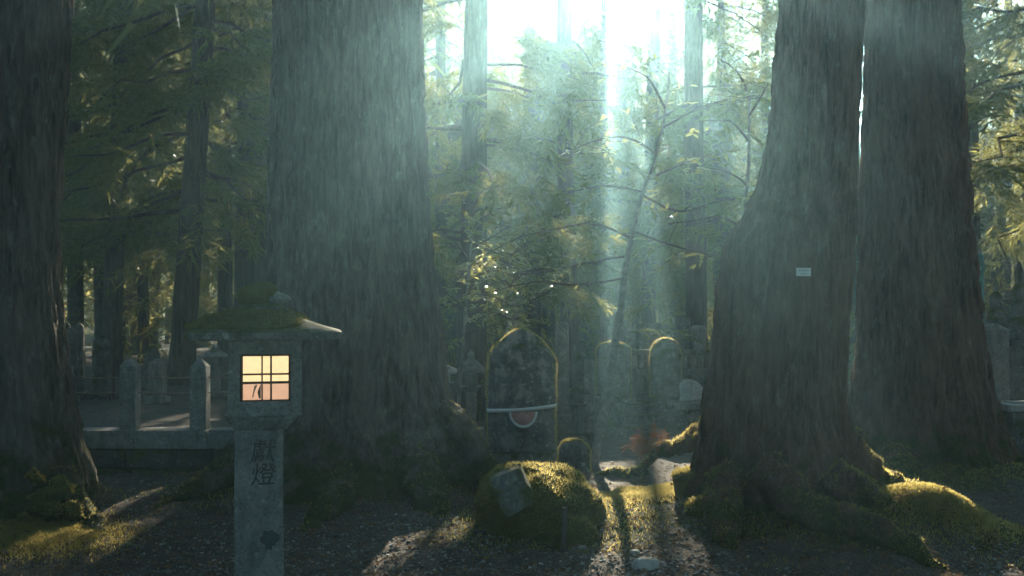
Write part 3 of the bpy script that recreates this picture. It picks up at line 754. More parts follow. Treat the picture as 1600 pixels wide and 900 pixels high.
sapling('leafy bush with pale twigs at the massive cedar side under the slim grey cedar', Q((716, 640, 11.2), (722, 560, 11.2), (728, 480, 11.2), (735, 400, 11.2), (740, 340, 11.2)), [.022, .02, .018, .014, .008],
    [Q((728, 480, 11.2), (700, 460, 11), (690, 450, 10.9)), Q((730, 460, 11.2), (760, 450, 11.1), (800, 455, 11)), Q((734, 410, 11.2), (715, 385, 11), (692, 380, 10.8)), Q((736, 390, 11.2), (770, 370, 11), (800, 350, 10.9)), Q((728, 490, 11.2), (755, 480, 11.4), (770, 490, 11.5)), Q((736, 380, 11.2), (720, 345, 11.1), (700, 330, 11)), Q((738, 360, 11.2), (770, 330, 11.3), (810, 320, 11.4)), Q((731, 440, 11.2), (770, 420, 11.6), (820, 400, 11.9)), Q((729, 470, 11.2), (700, 480, 11.6), (680, 470, 12)),
     Q((738, 350, 11.2), (745, 310, 11.0), (770, 290, 10.9)), Q((726, 520, 11.2), (750, 515, 11), (775, 505, 10.9))], 202, den=13)
sapling('dense glossy bush spreading just behind the top of the bibbed monument', Q((806, 700, 11.7), (806, 600, 11.7), (804, 500, 11.7), (800, 440, 11.7), (796, 390, 11.7)), [.03, .028, .024, .018, .01],
    [Q((803, 480, 11.7), (775, 465, 11.5), (745, 460, 11.4)), Q((803, 480, 11.7), (830, 470, 11.8), (860, 455, 11.9)), Q((801, 450, 11.7), (780, 430, 11.9), (755, 415, 12)), Q((800, 440, 11.7), (825, 425, 11.5), (855, 420, 11.3)), Q((798, 410, 11.7), (775, 395, 11.5), (750, 385, 11.4)), Q((797, 400, 11.7), (820, 385, 11.9), (845, 375, 12)),
     Q((804, 500, 11.7), (785, 492, 11.9), (765, 488, 12.1)), Q((804, 500, 11.7), (825, 490, 11.6), (840, 484, 11.4))], 204, lsize=.075, den=26)
sapling('sunlit broad-leaved sapling crowding against the burled cedar', Q((1150, 680, 9.4), (1152, 560, 9.4), (1155, 440, 9.4), (1165, 330, 9.4), (1170, 240, 9.4), (1172, 150, 9.4)), [.03, .028, .025, .02, .015, .008],
    [Q((1160, 360, 9.4), (1130, 340, 9.2), (1080, 345, 9.1), (1040, 350, 9)), Q((1168, 290, 9.4), (1140, 270, 9.3), (1100, 262, 9.2)), Q((1170, 220, 9.4), (1140, 190, 9.4), (1090, 190, 9.4)), Q((1166, 310, 9.4), (1195, 290, 8.6), (1215, 285, 8.2)), Q((1171, 180, 9.4), (1190, 150, 9.2), (1200, 130, 9)), Q((1172, 150, 9.4), (1150, 110, 9.4), (1120, 90, 9.4))], 203)

# ------------------------------------------------------------------ stone lantern
def build_lantern():
    D = 5.3; x0 = (404 - 800) / F * D; yaw = R(15.5)
    t = Thing('stone_lantern', 'glowing stone lantern with mossy cap and inscribed square pillar', 'lantern', (x0, D, 0), yaw)
    L = dict(local=True)
    pil = t.part('pillar', sbox(.252, .252, .955, -.06, .010, 7, .0025, 1, tw=.246, td=.246), STONE, sharp=40, **L)
    # inscription on the front face
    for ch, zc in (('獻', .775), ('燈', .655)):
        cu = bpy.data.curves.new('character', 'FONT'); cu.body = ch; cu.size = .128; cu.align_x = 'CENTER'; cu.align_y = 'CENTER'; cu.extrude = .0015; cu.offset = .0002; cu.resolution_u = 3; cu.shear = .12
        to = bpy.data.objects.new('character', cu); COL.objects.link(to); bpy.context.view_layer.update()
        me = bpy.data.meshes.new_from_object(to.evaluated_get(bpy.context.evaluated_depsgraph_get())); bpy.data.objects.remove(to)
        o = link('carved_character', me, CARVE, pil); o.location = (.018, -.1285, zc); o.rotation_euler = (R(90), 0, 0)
    st = G(); rg = np.random.default_rng(5)
    a = np.linspace(0, 2 * np.pi, 26, endpoint=False); rr = .036 * (1 + .45 * rg.random(26)); rr[18:21] *= 1.5
    v = np.stack([.055 + rr * np.cos(a), np.full(26, -.1292), .33 + 1.0 * rr * np.sin(a)], -1)
    st.add(np.concatenate([[(.055, -.1292, .33)], v]), np.array([(0, 1 + i, 1 + (i + 1) % 26) for i in range(26)]))
    t.part('dark_stain', st, mat_plain('stain', (.075, .08, .07), .35), pil, smooth=False, **L)
    zb = .895
    neck = sbox(.262, .262, .075, zb, .008, 4, .003, 2, tw=.372, td=.372)
    t.part('neck', xf(neck, (.012, 0, 0)), STONE, sharp=35, **L)
    # fire box: four cheeks round a real opening
    bw, bz0, bz1, wx, wz0, wz1 = .186, .9715, 1.372, .128, 1.046, 1.292
    cx = .03; dep = .37
    fr = merge(xf(sbox(bw - wx, dep, bz1 - bz0, bz0, .006, 4, .003, 3), (-(bw + wx) / 2, 0, 0)), xf(sbox(bw - wx, dep, bz1 - bz0, bz0, .006, 4, .003, 4), ((bw + wx) / 2, 0, 0)),
               sbox(2 * wx - .002, dep - .006, wz0 - bz0, bz0 + .001, .003, 3, .002, 5), sbox(2 * wx - .002, dep - .006, bz1 - wz1, wz1 - .001, .003, 3, .002, 6), xf(sbox(2 * wx, .03, wz1 - wz0, wz0, 0, 1, 0, 7), (0, .15, 0)))
    box = t.part('fire_box', xf(fr, (cx, 0, 0)), STONE, sharp=35, **L)
    yf = -.185 + .022; s = .003408
    fx = lambda zx: cx + ((zx / 5.633 + 340) - 412.5) * s
    fz = lambda zy: CAMZ - ((zy / 5.625 + 520) - HOR) * s
    cols = [(224, 376), (389, 449), (465, 604)]; rws = [(195, 342), (357, 411), (432, 568)]
    def slab(xa, xb, za, zc, ya, yb):
        v = np.array([(x, y, z) for x in (xa, xb) for y in (ya, yb) for z in (za, zc)])
        return G().add(v, np.array([(0, 1, 3, 2), (4, 6, 7, 5), (0, 4, 5, 1), (2, 3, 7, 6), (0, 2, 6, 4), (1, 5, 7, 3)]))
    X0, X1, Z0, Z1 = fx(cols[0][0]), fx(cols[2][1]), fz(rws[2][1]), fz(rws[0][0])
    o_ = cx - wx, cx + wx, wz0, wz1
    lat = t.part('window_frame', merge(slab(o_[0], X0, o_[2], o_[3], yf, yf + .02), slab(X1, o_[1], o_[2], o_[3], yf, yf + .02), slab(X0, X1, o_[2], Z0, yf + .001, yf + .019), slab(X0, X1, Z1, o_[3], yf + .001, yf + .019)), LATTICE, smooth=False, **L)
    for a, b in ((cols[0][1], cols[1][0]), (cols[1][1], cols[2][0])): t.part('lattice_bar', slab(fx(a), fx(b), Z0, Z1, yf + .002, yf + .014), LATTICE, lat, smooth=False, **L)
    for a, b in ((rws[0][1], rws[1][0]), (rws[1][1], rws[2][0])): t.part('lattice_bar', slab(X0, X1, fz(b), fz(a), yf + .005, yf + .016), LATTICE, lat, smooth=False, **L)
    for i, (ra, rb) in enumerate(rws):
        for ca, cb in cols:
            t.part('paper_pane', slab(fx(ca) - .002, fx(cb) + .002, fz(rb) - .002, fz(ra) + .002, yf + .0165, yf + .018), PAPER_LO if i == 2 else PAPER_HI, lat, smooth=False, **L)
    # torn flap over the lower pane
    tear = G().add(np.array([(fx(a), yf + .0155, fz(b)) for a, b in ((300, 548), (312, 490), (318, 452), (345, 434), (372, 432), (372, 560), (356, 556), (345, 500), (318, 505), (310, 546))]), np.array([(0, 1, 8, 9), (1, 2, 3, 8), (3, 7, 8, 8), (3, 4, 7, 7), (4, 5, 6, 7)])[:, :4])
    t.part('torn_paper', tear, mat_plain('grey_paper', (.20, .14, .11), .3), lat, smooth=False, **L)
    # roof
    hw = .372; rows = []
    rf = loft([(1.366, cx, 0, hw * .93, hw * .93), (1.372, cx, 0, hw, hw), (1.405, cx, 0, hw + .006, hw + .006), (1.413, cx, 0, hw - .006, hw - .006), (1.44, cx, 0, hw * .76, hw * .76), (1.47, cx, 0, hw * .55, hw * .55), (1.50, cx, 0, hw * .36, hw * .36), (1.515, cx, 0, hw * .28, hw * .28)], 64, 14, .006, 6, 7)
    roof = t.part('roof', rf, STONEM, sharp=40, **L)
    mo = loft(smooth_rows([(1.385, cx - .09, -.04, .30, .31), (1.43, cx - .085, -.04, .315, .32), (1.475, cx - .05, -.03, .26, .26), (1.505, cx - .03, -.02, .18, .18), (1.525, cx, 0, .09, .09)], 14), 48, 3.2, .02, 9, 11)
    rg = np.random.default_rng(6); pp, nn = tri_sample(mo, 9000, rg, .0)
    t.part('moss', mo, MOSS, roof, label='thick moss blanket over most of the roof', **L); t.part('moss', blades(pp, nn, .014, .003, rg), MOSS, roof, stuff=True, **L)
    fin = loft(smooth_rows([(1.505, cx, 0, .115, .115), (1.53, cx, 0, .125, .125), (1.555, cx, 0, .10, .10)], 7), 28, 2.6, .006, 9, 3)
    fo = t.part('finial', fin, STONEM, sharp=50, **L)
    jw = loft(smooth_rows([(1.556, cx + .03, 0, .075, .075), (1.572, cx + .03, 0, .105, .10), (1.592, cx + .03, 0, .102, .10), (1.612, cx + .02, 0, .06, .06), (1.635, cx + .0, 0, .02, .02)], 10), 28, 2.2, .005, 9, 4)
    t.part('jewel', jw, STONE, fo, **L)
    mo = loft(smooth_rows([(1.545, cx - .045, -.02, .09, .09), (1.59, cx - .045, -.02, .105, .10), (1.63, cx - .03, -.01, .085, .08), (1.658, cx - .015, 0, .035, .03)], 10), 28, 2.3, .012, 10, 5)
    pp, nn = tri_sample(mo, 2500, rg, -.1)
    t.part('moss', mo, MOSS, fo, **L); t.part('moss', blades(pp, nn, .013, .003, rg), MOSS, fo, stuff=True, **L)
    t.part('base_stone', sbox(.5, .5, .1, -.09, .02, 4, .01, 8), STONED, sharp=40, **L)
build_lantern()

# ------------------------------------------------------------------ monument with bib
def arch_rows(w, d, h, spring, pointed=1.6, n=26, taper=.0, ex=1.9):
    """outline of an arched slab: straight to spring*h, then closing to a blunt point"""
    rows = []
    for k in range(n):
        q = k / (n - 1); q = q ** .9; z = h * q
        if q < spring: a = 1 - taper * (1 - q / spring)
        else:
            u = (q - spring) / (1 - spring); a = max(0, 1 - u ** pointed) ** (1 / ex)
        rows.append((z, 0, 0, max(.012, w / 2 * a), d / 2 * (.35 + .65 * min(1, a * 1.4))))
    return rows
def fuzz(t, g, n, h, rg, minz, parent, rim=False):
    pp, nn = tri_sample(g, n, rg, -.3 if rim else minz)
    if rim: k = np.abs(nn[:, 1]) < .75; pp, nn = pp[k], nn[k]
    t.part('moss', blades(pp, nn, h, .0035, rg), MOSSB, parent, stuff=True)

def build_monument():
    D = 10.2; x0 = (815 - 800) / F * D; z0 = H(x0, D); rg = np.random.default_rng(8)
    t = Thing('arched_monument', 'tall weathered pointed-arch stone wearing a bib, rimmed with sunlit moss', 'monument', (x0, D, z0))
    ztop = CAMZ - (512 - HOR) / F * D
    g = loft(arch_rows(.70, .26, ztop - z0 - .1, .72, 1.4, 40, 0, 1.5), 72, 3.6, .022, 5, 13)
    xf(g, (x0, D, z0 + .1))
    # shallow figure relief on the front
    v = g.v[0]; front = v[:, 1] < D - .06
    lx, lz = v[:, 0] - x0, v[:, 2] - z0
    halo = np.exp(-((np.hypot(lx / .2, (lz - .92) / .25)) - 1) ** 2 / .03); fig = np.exp(-(np.hypot(lx / .13, (lz - .62) / .30)) ** 4) + np.exp(-(np.hypot(lx / .09, (lz - .98) / .10)) ** 4)
    v[:, 1] -= np.where(front, .018 * halo + .035 * fig, 0)
    s = t.part('slab', g, STONEL)
    gg = xf(loft(arch_rows(.70, .26, ztop - z0 - .1, .72, 1.4, 40, 0, 1.5), 72, 3.6, .022, 5, 13), (x0, D, z0 + .1)); fuzz(t, gg, 14000, .024, rg, .05, s, True)
    t.part('plinth', xf(sbox(.86, .46, .18, -.06, .02, 4, .012, 3), (x0, D, z0)), STONED, sharp=40)
    # bib
    b = Thing('bib', 'white band with a red and white half-moon bib tied round the arched monument', 'bib', (x0, D - .2, CAMZ - (636 - HOR) / F * D))
    zc = CAMZ - (637 - HOR) / F * D; n = 30; hw, hd = .355, .165; V = []
    for k in range(48):
        a = 2 * math.pi * k / 48; c, s_ = math.cos(a), math.sin(a)
        x = hw * math.copysign(abs(c) ** .5, c); y = hd * math.copysign(abs(s_) ** .5, s_) - .012
        tz = .026 * (x / hw) - .006 * math.cos(x * 9)
        for dz, dr in ((-.019, 0), (.019, 0), (.017, -.01), (-.017, -.01)): V.append((x0 + x * (1 + dr), D + y * (1 + dr * 2), zc + tz + dz))
    V = np.array(V).reshape(48, 4, 3); f = []
    for k in range(48):
        for j in range(4): f.append((k * 4 + j, ((k + 1) % 48) * 4 + j, ((k + 1) % 48) * 4 + (j + 1) % 4, k * 4 + (j + 1) % 4))
    b.part('band', G().add(V.reshape(-1, 3), np.array(f)), CLOTHW)
    cxp = (817 - 800) / F * D; yb = D - hd - .03; zt = zc - .022
    def half(r0, r1, y, th=.008):
        m = 22; Vv = []; ff = []
        for k in range(m + 1):
            a = math.pi + math.pi * k / m
            for rr in (r0, r1):
                for dy in (0, th): Vv.append((cxp + rr * math.cos(a), y + dy + .01 * math.sin(rr * 40 + k * .4), zt + rr * 1.12 * math.sin(a)))
        for k in range(m):
            o = 4 * k; ff += [(o, o + 2, o + 6, o + 4), (o + 1, o + 5, o + 7, o + 3), (o + 2, o + 3, o + 7, o + 6), (o, o + 4, o + 5, o + 1)]
        return G().add(np.array(Vv), np.array(ff))
    cl = b.part('bib_cloth', half(.004, .128, yb), CLOTHR); b.part('bib_border', half(.122, .146, yb - .006, .012), CLOTHW, cl)
build_monument()

def small_arch_stone():
    D = 9.4; x0 = (897 - 800) / F * D; z0 = H(x0, D); rg = np.random.default_rng(9)
    t = Thing('carved_gravestone', 'small round-topped stone carved with a figure peeking over the mossy boulder', 'gravestone', (x0, D, z0))
    h = CAMZ - (685 - HOR) / F * D - z0
    mk = lambda: xf(loft(arch_rows(.30, .16, h + .05, .6, 2.2, 22), 40, 3.4, .010, 9, 5), (x0, D, z0 - .05))
    s = t.part('slab', mk(), STONEM); fuzz(t, mk(), 4000, .018, rg, .1, s, True)
    for dx in (-.055, .055):
        f = loft(smooth_rows([(z0 + .0, x0 + dx, D - .085, .045, .02), (z0 + h * .42, x0 + dx, D - .085, .038, .025), (z0 + h * .5, x0 + dx, D - .085, .018, .018), (z0 + h * .58, x0 + dx, D - .085, .028, .024), (z0 + h * .68, x0 + dx, D - .085, .024, .022), (z0 + h * .74, x0 + dx, D - .085, .006, .008)], 14), 14, 2, .003, 20, 2)
        t.part('relief_figure', f, STONEM, s)
small_arch_stone()

# ------------------------------------------------------------------ boulders and small things on the floor
def boulder(name, label, cat, c, rx, ry, h, seed, amp, nfuzz, mat=MOSS, e=2.3, z0=None, flat=False, skew=0):
    x, y = c; zb = H(x, y) - .12 if z0 is None else z0; rg = np.random.default_rng(seed)
    prof = [(0, .92), (.3, 1.0), (.55, .95), (.78, .78), (.92, .5), (1.0, .16)] if not flat else [(0, .9), (.4, 1.0), (.8, .98), (.93, .9), (1.0, .7)]
    t = Thing(name, label, cat, (x, y, zb + .1))
    mk = lambda: loft(smooth_rows([(zb + (h + .12) * a, x + skew * a * a, y, rx * b, ry * b) for a, b in prof], 22), 44, e, amp, 3.2, seed)
    b = t.part('rock', mk(), mat)
    if nfuzz: fuzz(t, mk(), nfuzz, .022, rg, .1, b)
    return t
boulder('mossy_boulder', 'big moss-covered boulder in front of the arched monument', 'boulder', (.215, 6.85), .44, .5, .36, 61, .06, 7000, skew=-.1)
boulder('mossy_stump', 'flat-topped mossy stump with its top in the sun, beside the burled cedar', 'stump', ((1082 - 800) / F * 7.15, 7.15), .13, .12, .17, 62, .03, 2500, flat=True)
boulder('moss_clump', 'small moss clump at the foot of the mossy stump', 'moss', ((1095 - 800) / F * 6.7, 6.7), .10, .09, .10, 63, .035, 1500)
boulder('moss_hump', 'bright moss hump lying in the sun beside the big mossy boulder', 'moss', ((1000 - 800) / F * 7.6, 7.6), .24, .22, .025, 64, .035, 4500)
boulder('low_mossy_rock', 'low dark mossy rock under the big mossy boulder, behind the wooden stake', 'boulder', ((885 - 800) / F * 6.35, 6.4), .22, .17, .16, 65, .05, 1500)

def leaning_slab():
    D = 6.33; q = [(765, 752), (812, 732), (834, 788), (790, 812)]
    f = np.array([P(x, y, D + .012 + (780 - y) * .0018) for x, y in q]); bck = f + np.array([.01, .09, .03])
    bm = bmesh.new(); vs_ = [bm.verts.new(p) for p in np.concatenate([f, bck])]
    for a in ((0, 1, 2, 3), (7, 6, 5, 4), (0, 4, 5, 1), (1, 5, 6, 2), (2, 6, 7, 3), (3, 7, 4, 0)): bm.faces.new([vs_[i] for i in a])
    bmesh.ops.recalc_face_normals(bm, faces=bm.faces[:])
    bmesh.ops.bevel(bm, geom=bm.edges[:], offset=.008, segments=2, affect='EDGES'); bmesh.ops.subdivide_edges(bm, edges=[e for e in bm.edges if e.calc_length() > .05], cuts=4, use_grid_fill=True); bmesh.ops.triangulate(bm, faces=bm.faces[:])
    v = np.array([x.co[:] for x in bm.verts]); ff = np.array([[k.index for k in x.verts] for x in bm.faces]); bm.free()
    v = v + .008 * np.stack([fbm(v * 9, 2, 70 + k) for k in range(3)], -1)
    single('leaning_slab', G().add(v, ff), STONEM, 'bare grey slab tilted against the big mossy boulder', 'stone slab', P(800, 812, D), sharp=40)
leaning_slab()

def stake():
    D = 6.1; x = (881 - 800) / F * D; z = H(x, D)
    single('wooden_stake', xf(sbox(.036, .03, .33, -.05, .004, 5, .003, 3, tw=.032), (x, D, z), ry=R(1.5)), WOOD, 'short weathered wooden stake stuck in front of the big mossy boulder', 'stake', (x, D, z), sharp=40)
stake()

def twig_tuft():
    c = P(1013, 695, 8.85); rg = np.random.default_rng(12); g = G(); n = 34
    a = rg.normal(size=(n, 3)) * np.array([.9, .7, .55]) + np.array([-.5, -.2, .25])
    instance(g, SPR, np.repeat(c[None], n, 0) + rg.normal(size=(n, 3)) * .03, a, .13 * (.6 + .8 * rg.random(n)), rg, 0, 1.0)
    tb = tube([c + np.array([.08, .05, -.06]), c, c + np.array([-.12, -.03, .05])], [.008, .007, .003], 6); g.add(tb.v[0], tb.f[0], 0)
    single('dead_cedar_sprig', g, TWIG, 'reddish brown dead cedar sprig lying on the mossy root', 'twig', c)
twig_tuft()

def lit_stones():
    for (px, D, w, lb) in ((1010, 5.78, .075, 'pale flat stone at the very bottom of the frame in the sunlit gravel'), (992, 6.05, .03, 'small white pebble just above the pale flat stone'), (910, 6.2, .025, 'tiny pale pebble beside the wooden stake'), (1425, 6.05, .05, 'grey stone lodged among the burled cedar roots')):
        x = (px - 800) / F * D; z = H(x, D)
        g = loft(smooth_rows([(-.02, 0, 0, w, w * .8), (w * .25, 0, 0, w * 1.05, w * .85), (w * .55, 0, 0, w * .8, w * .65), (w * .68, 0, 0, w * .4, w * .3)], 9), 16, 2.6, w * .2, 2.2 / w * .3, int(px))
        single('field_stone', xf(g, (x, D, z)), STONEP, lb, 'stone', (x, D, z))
lit_stones()

# ------------------------------------------------------------------ notice on the tree
def notice():
    D = 6.68; c = P(1255.5, 425, D); w, h = 24 / F * D, 13 / F * D
    t = Thing('notice_plate', 'tiny white notice plate nailed to the burled cedar', 'sign', c, R(8))
    t.part('plate', sbox(w, .006, h, -h / 2, .001, 0, 0), CLOTHW, local=True, smooth=False)
    rg = np.random.default_rng(2)
    for zc, m, s in ((h * .18, 4, w * .12), (-h * .2, 6, w * .06)):
        g = G()
        for k in range(m):
            x = (k - (m - 1) / 2) * s * 1.5
            b = sbox(s * .8, .001, s * .8, zc - s * .4, 0, 0, 0); g = merge(g, xf(b, (x, -.0042, 0))) if g.v else xf(b, (x, -.0042, 0))
        t.part('print_row', g, mat_plain('faded_ink', (.25, .22, .19), .2), local=True, smooth=False)
notice()

# ------------------------------------------------------------------ graves
def at(px, D): x = (px - 800) / F * D; return x, D, H(x, D)
def zof(py, D): return CAMZ - (py - HOR) / F * D
def wpx(w, D): return w / F * D

def grave_group():
    D = 12.6
    # long dark stepped platform
    x0 = (1040 - 800) / F * D; zb = H(x0, D)
    t = Thing('stepped_platform', 'dark stepped stone platform under the arched gravestones', 'platform', (x0, D, zb))
    steps = [(952, 1135, 690, 668, 12.1), (968, 1135, 668, 650, 12.3), (975, 1135, 650, 632, 12.5)]
    for k, (a, b, y0, y1, d) in enumerate(steps):
        n = 3; z0, z1 = zof(y0, d), zof(y1, d)
        if k == 0: z0 = zb - .1
        xa, xb = (a - 800) / F * d, (b - 800) / F * d; cuts = np.linspace(xa, xb, n + 1)
        for i in range(n):
            w = cuts[i + 1] - cuts[i]
            t.part('step_stone', xf(sbox(w - .008, 1.5 - .2 * k, z1 - z0 - .003, z0, .012, 3, .006, 80 + 5 * k + i), ((cuts[i] + cuts[i + 1]) / 2, d + .75 - .1 * k, 0)), STONED, sharp=40)
    zt = zof(632, 12.5)
    def arched(label, px, w, top, d, dp=.3, mat=STONEM, seed=1, spring=.72, e=3.6, bottom=None):
        x = (px - 800) / F * d; z = zt if bottom is None else bottom; h = zof(top, d) - z; rg = np.random.default_rng(seed)
        g = Thing('arched_gravestone', label, 'gravestone', (x, d, z))
        mk = lambda: xf(loft(arch_rows(wpx(w, d), dp, h, spring, 2.0, 24), 40, e, .014, 6, seed), (x, d, z))
        s = g.part('slab', mk(), mat); fuzz(g, mk(), 4000, .022, rg, .1, s, True)
        g.part('foot', xf(sbox(wpx(w, d) * 1.25, dp * 1.3, .07, -.002, .01, 2, .005, seed), (x, d, z)), STONED, sharp=40)
    arched('round-topped gravestone with a sunlit mossy crest on the stepped platform', 1040, 48, 527, 12.9, .32, STONEM, 91)
    arched('broad grey gravestone just behind the leaning sapling', 958, 54, 533, 13.0, .34, STONED, 92, .86, 5)
    # baluster rails
    for (a, b, lb) in ((987, 1018, 'short stone balustrade between the two big gravestones'), (1064, 1110, 'stone balustrade with square openings beside the sunlit slit')):
        d = 13.5; xa, xb = (a - 800) / F * d, (b - 800) / F * d; xm = (xa + xb) / 2; z0 = zof(632, 12.5)
        r = Thing('stone_balustrade', lb, 'balustrade', (xm, d, z0))
        zA, zB, zC = zof(575, d), zof(555, d), zof(546, d)
        r.part('sill', xf(sbox(xb - xa, .16, zA - z0, z0, .008, 2, .004, 5), (xm, d, 0)), STONED, sharp=40)
        r.part('rail', xf(sbox(xb - xa + .03, .18, zC - zB, zB, .008, 2, .004, 6), (xm, d, 0)), STONED, sharp=40)
        n = 3 if b - a < 40 else 4
        for k in range(n): r.part('baluster', xf(sbox(.055, .08, zB - zA, zA, .004, 1, .002, 7 + k), (xa + (xb - xa) * (k + .5) / n, d, 0)), STONE, sharp=40)
    def pillar(label, px, w, top, d, z0, cap=True, mat=STONED, seed=3, name='grave_marker'):
        x = (px - 800) / F * d; ww = wpx(w, d); h = zof(top, d) - z0
        g = Thing(name, label, 'gravestone', (x, d, z0))
        b = g.part('shaft', xf(sbox(ww, ww * .8, h, 0, .01, 4, .005, seed), (x, d, z0)), mat, sharp=40)
        if cap: g.part('cap', xf(sbox(ww * 1.12, ww * .92, .05, h + .001, .008, 1, .003, seed + 1, tw=ww * .7, td=ww * .6), (x, d, z0)), mat, sharp=30)
        g.part('plinth', xf(sbox(ww * 1.35, ww * 1.2, .14, -.02, .012, 2, .006, seed + 2), (x, d, z0)), mat, sharp=40)
    zg = .0
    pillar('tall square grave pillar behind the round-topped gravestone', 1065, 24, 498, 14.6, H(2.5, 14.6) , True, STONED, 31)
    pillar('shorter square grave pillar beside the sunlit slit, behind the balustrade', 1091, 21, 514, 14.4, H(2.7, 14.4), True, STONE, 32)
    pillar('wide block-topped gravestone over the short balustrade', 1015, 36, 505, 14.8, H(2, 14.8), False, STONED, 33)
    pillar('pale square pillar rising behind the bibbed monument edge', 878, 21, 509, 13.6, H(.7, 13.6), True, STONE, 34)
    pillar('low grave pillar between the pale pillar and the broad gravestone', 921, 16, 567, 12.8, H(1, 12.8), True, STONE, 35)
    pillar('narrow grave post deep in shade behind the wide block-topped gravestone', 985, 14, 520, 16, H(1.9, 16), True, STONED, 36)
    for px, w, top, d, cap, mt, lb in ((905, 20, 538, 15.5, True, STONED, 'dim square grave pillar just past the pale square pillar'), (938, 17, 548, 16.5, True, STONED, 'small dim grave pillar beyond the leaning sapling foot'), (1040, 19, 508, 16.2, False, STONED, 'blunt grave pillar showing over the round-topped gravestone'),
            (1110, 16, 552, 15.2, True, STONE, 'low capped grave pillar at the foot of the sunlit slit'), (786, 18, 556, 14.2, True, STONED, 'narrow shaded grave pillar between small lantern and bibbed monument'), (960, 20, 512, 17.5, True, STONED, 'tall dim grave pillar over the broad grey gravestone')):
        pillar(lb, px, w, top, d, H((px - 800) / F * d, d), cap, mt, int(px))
    # pale hat-like stone on a plate
    d = 11.9; x, _, zb = at(1088, d); z0 = zof(627, d)
    t = Thing('shell_stone', 'pale bonnet-shaped carved stone tilted on a flat slab', 'carved stone', (x, d, zb))
    prof = [(0, .21, .15), (.02, .225, .16), (.06, .20, .145), (.12, .175, .135), (.18, .155, .12), (.23, .11, .09), (.26, .04, .04)]
    g = loft(smooth_rows([(a, -.08 * a * 4, 0, b * .8, c) for a, b, c in prof], 20), 40, 2.2, .004, 8, 4)
    th = np.arctan2(g.v[0][:, 1], g.v[0][:, 0]); lowm = np.exp(-(g.v[0][:, 2] / .05) ** 2)[:, None]
    g.v[0][:, :2] *= 1 + .07 * lowm * np.cos(th * 9)[:, None]
    t.part('bonnet', xf(g, (x, d, z0 + .02), ry=R(-8)), STONEP)
    t.part('slab', xf(sbox(wpx(74, d), .45, .075, z0 - .075, .012, 3, .008, 5), (x - .03, d, 0)), STONE, sharp=40)
    t.part('support', xf(sbox(wpx(40, d), .3, z0 - .08 - zb, zb - .03, .03, 3, .02, 6), (x + .02, d, 0)), STONEM, sharp=40)
grave_group()

def small_lantern(label, px, top, D, s, z0, mat=STONE, name='small_stone_lantern'):
    x = (px - 800) / F * D; h = zof(top, D) - z0; cat = 'lantern' if 'lantern' in name else 'gravestone'
    t = Thing(name, label, cat, (x, D, z0))
    a = h; w = s
    t.part('base', xf(sbox(w * 1.2, w * 1.2, a * .10, -.01, .01, 2, .005, 1), (x, D, z0)), mat, sharp=40)
    t.part('shaft', xf(sbox(w * .5, w * .5, a * .42, a * .09, .01, 2, .005, 2), (x, D, z0)), mat, sharp=40)
    t.part('platform', xf(sbox(w * .6, w * .6, a * .07, a * .511, .008, 2, .004, 3, tw=w * .95, td=w * .95), (x, D, z0)), mat, sharp=40)
    t.part('fire_box', xf(sbox(w * .6, w * .6, a * .16, a * .582, .008, 2, .004, 4), (x, D, z0)), mat, sharp=40)
    r = t.part('roof', xf(merge(sbox(w * 1.3, w * 1.3, a * .035, a * .743, .006, 2, .003, 5), sbox(w * 1.28, w * 1.28, a * .12, a * .779, .006, 2, .003, 6, tw=w * .3, td=w * .3)), (x, D, z0)), mat, sharp=30)
    t.part('finial', xf(loft(smooth_rows([(a * .895, 0, 0, w * .14, w * .14), (a * .94, 0, 0, w * .19, w * .19), (a * 1.0, 0, 0, w * .03, w * .03)], 6), 14), (x, D, z0)), mat, r)
small_lantern('little stone lantern with a pyramid roof beside the massive cedar', 736, 546, 12.4, .26, H(-.5, 12.4))
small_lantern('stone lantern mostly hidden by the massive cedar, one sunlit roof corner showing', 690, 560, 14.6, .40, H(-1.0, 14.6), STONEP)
small_lantern('stone lantern in deep shade behind the fence, next to the lit lantern', 335, 538, 12.8, .26, TZ, STONE)

for px_, top_, D_, w_, lb_ in ((905, 590, 12.0, .2, 'squat stacked stone marker at the edge of the stepped platform'), (1000, 562, 13.9, .22, 'stacked stone marker behind the short balustrade'), (1112, 575, 13.0, .2, 'stacked stone marker against the burled cedar edge'), (760, 582, 12.9, .18, 'small stacked stone marker just beside the bibbed monument')):
    small_lantern(lb_, px_, top_, D_, w_, H((px_ - 800) / F * D_, D_), STONED, 'stacked_marker')

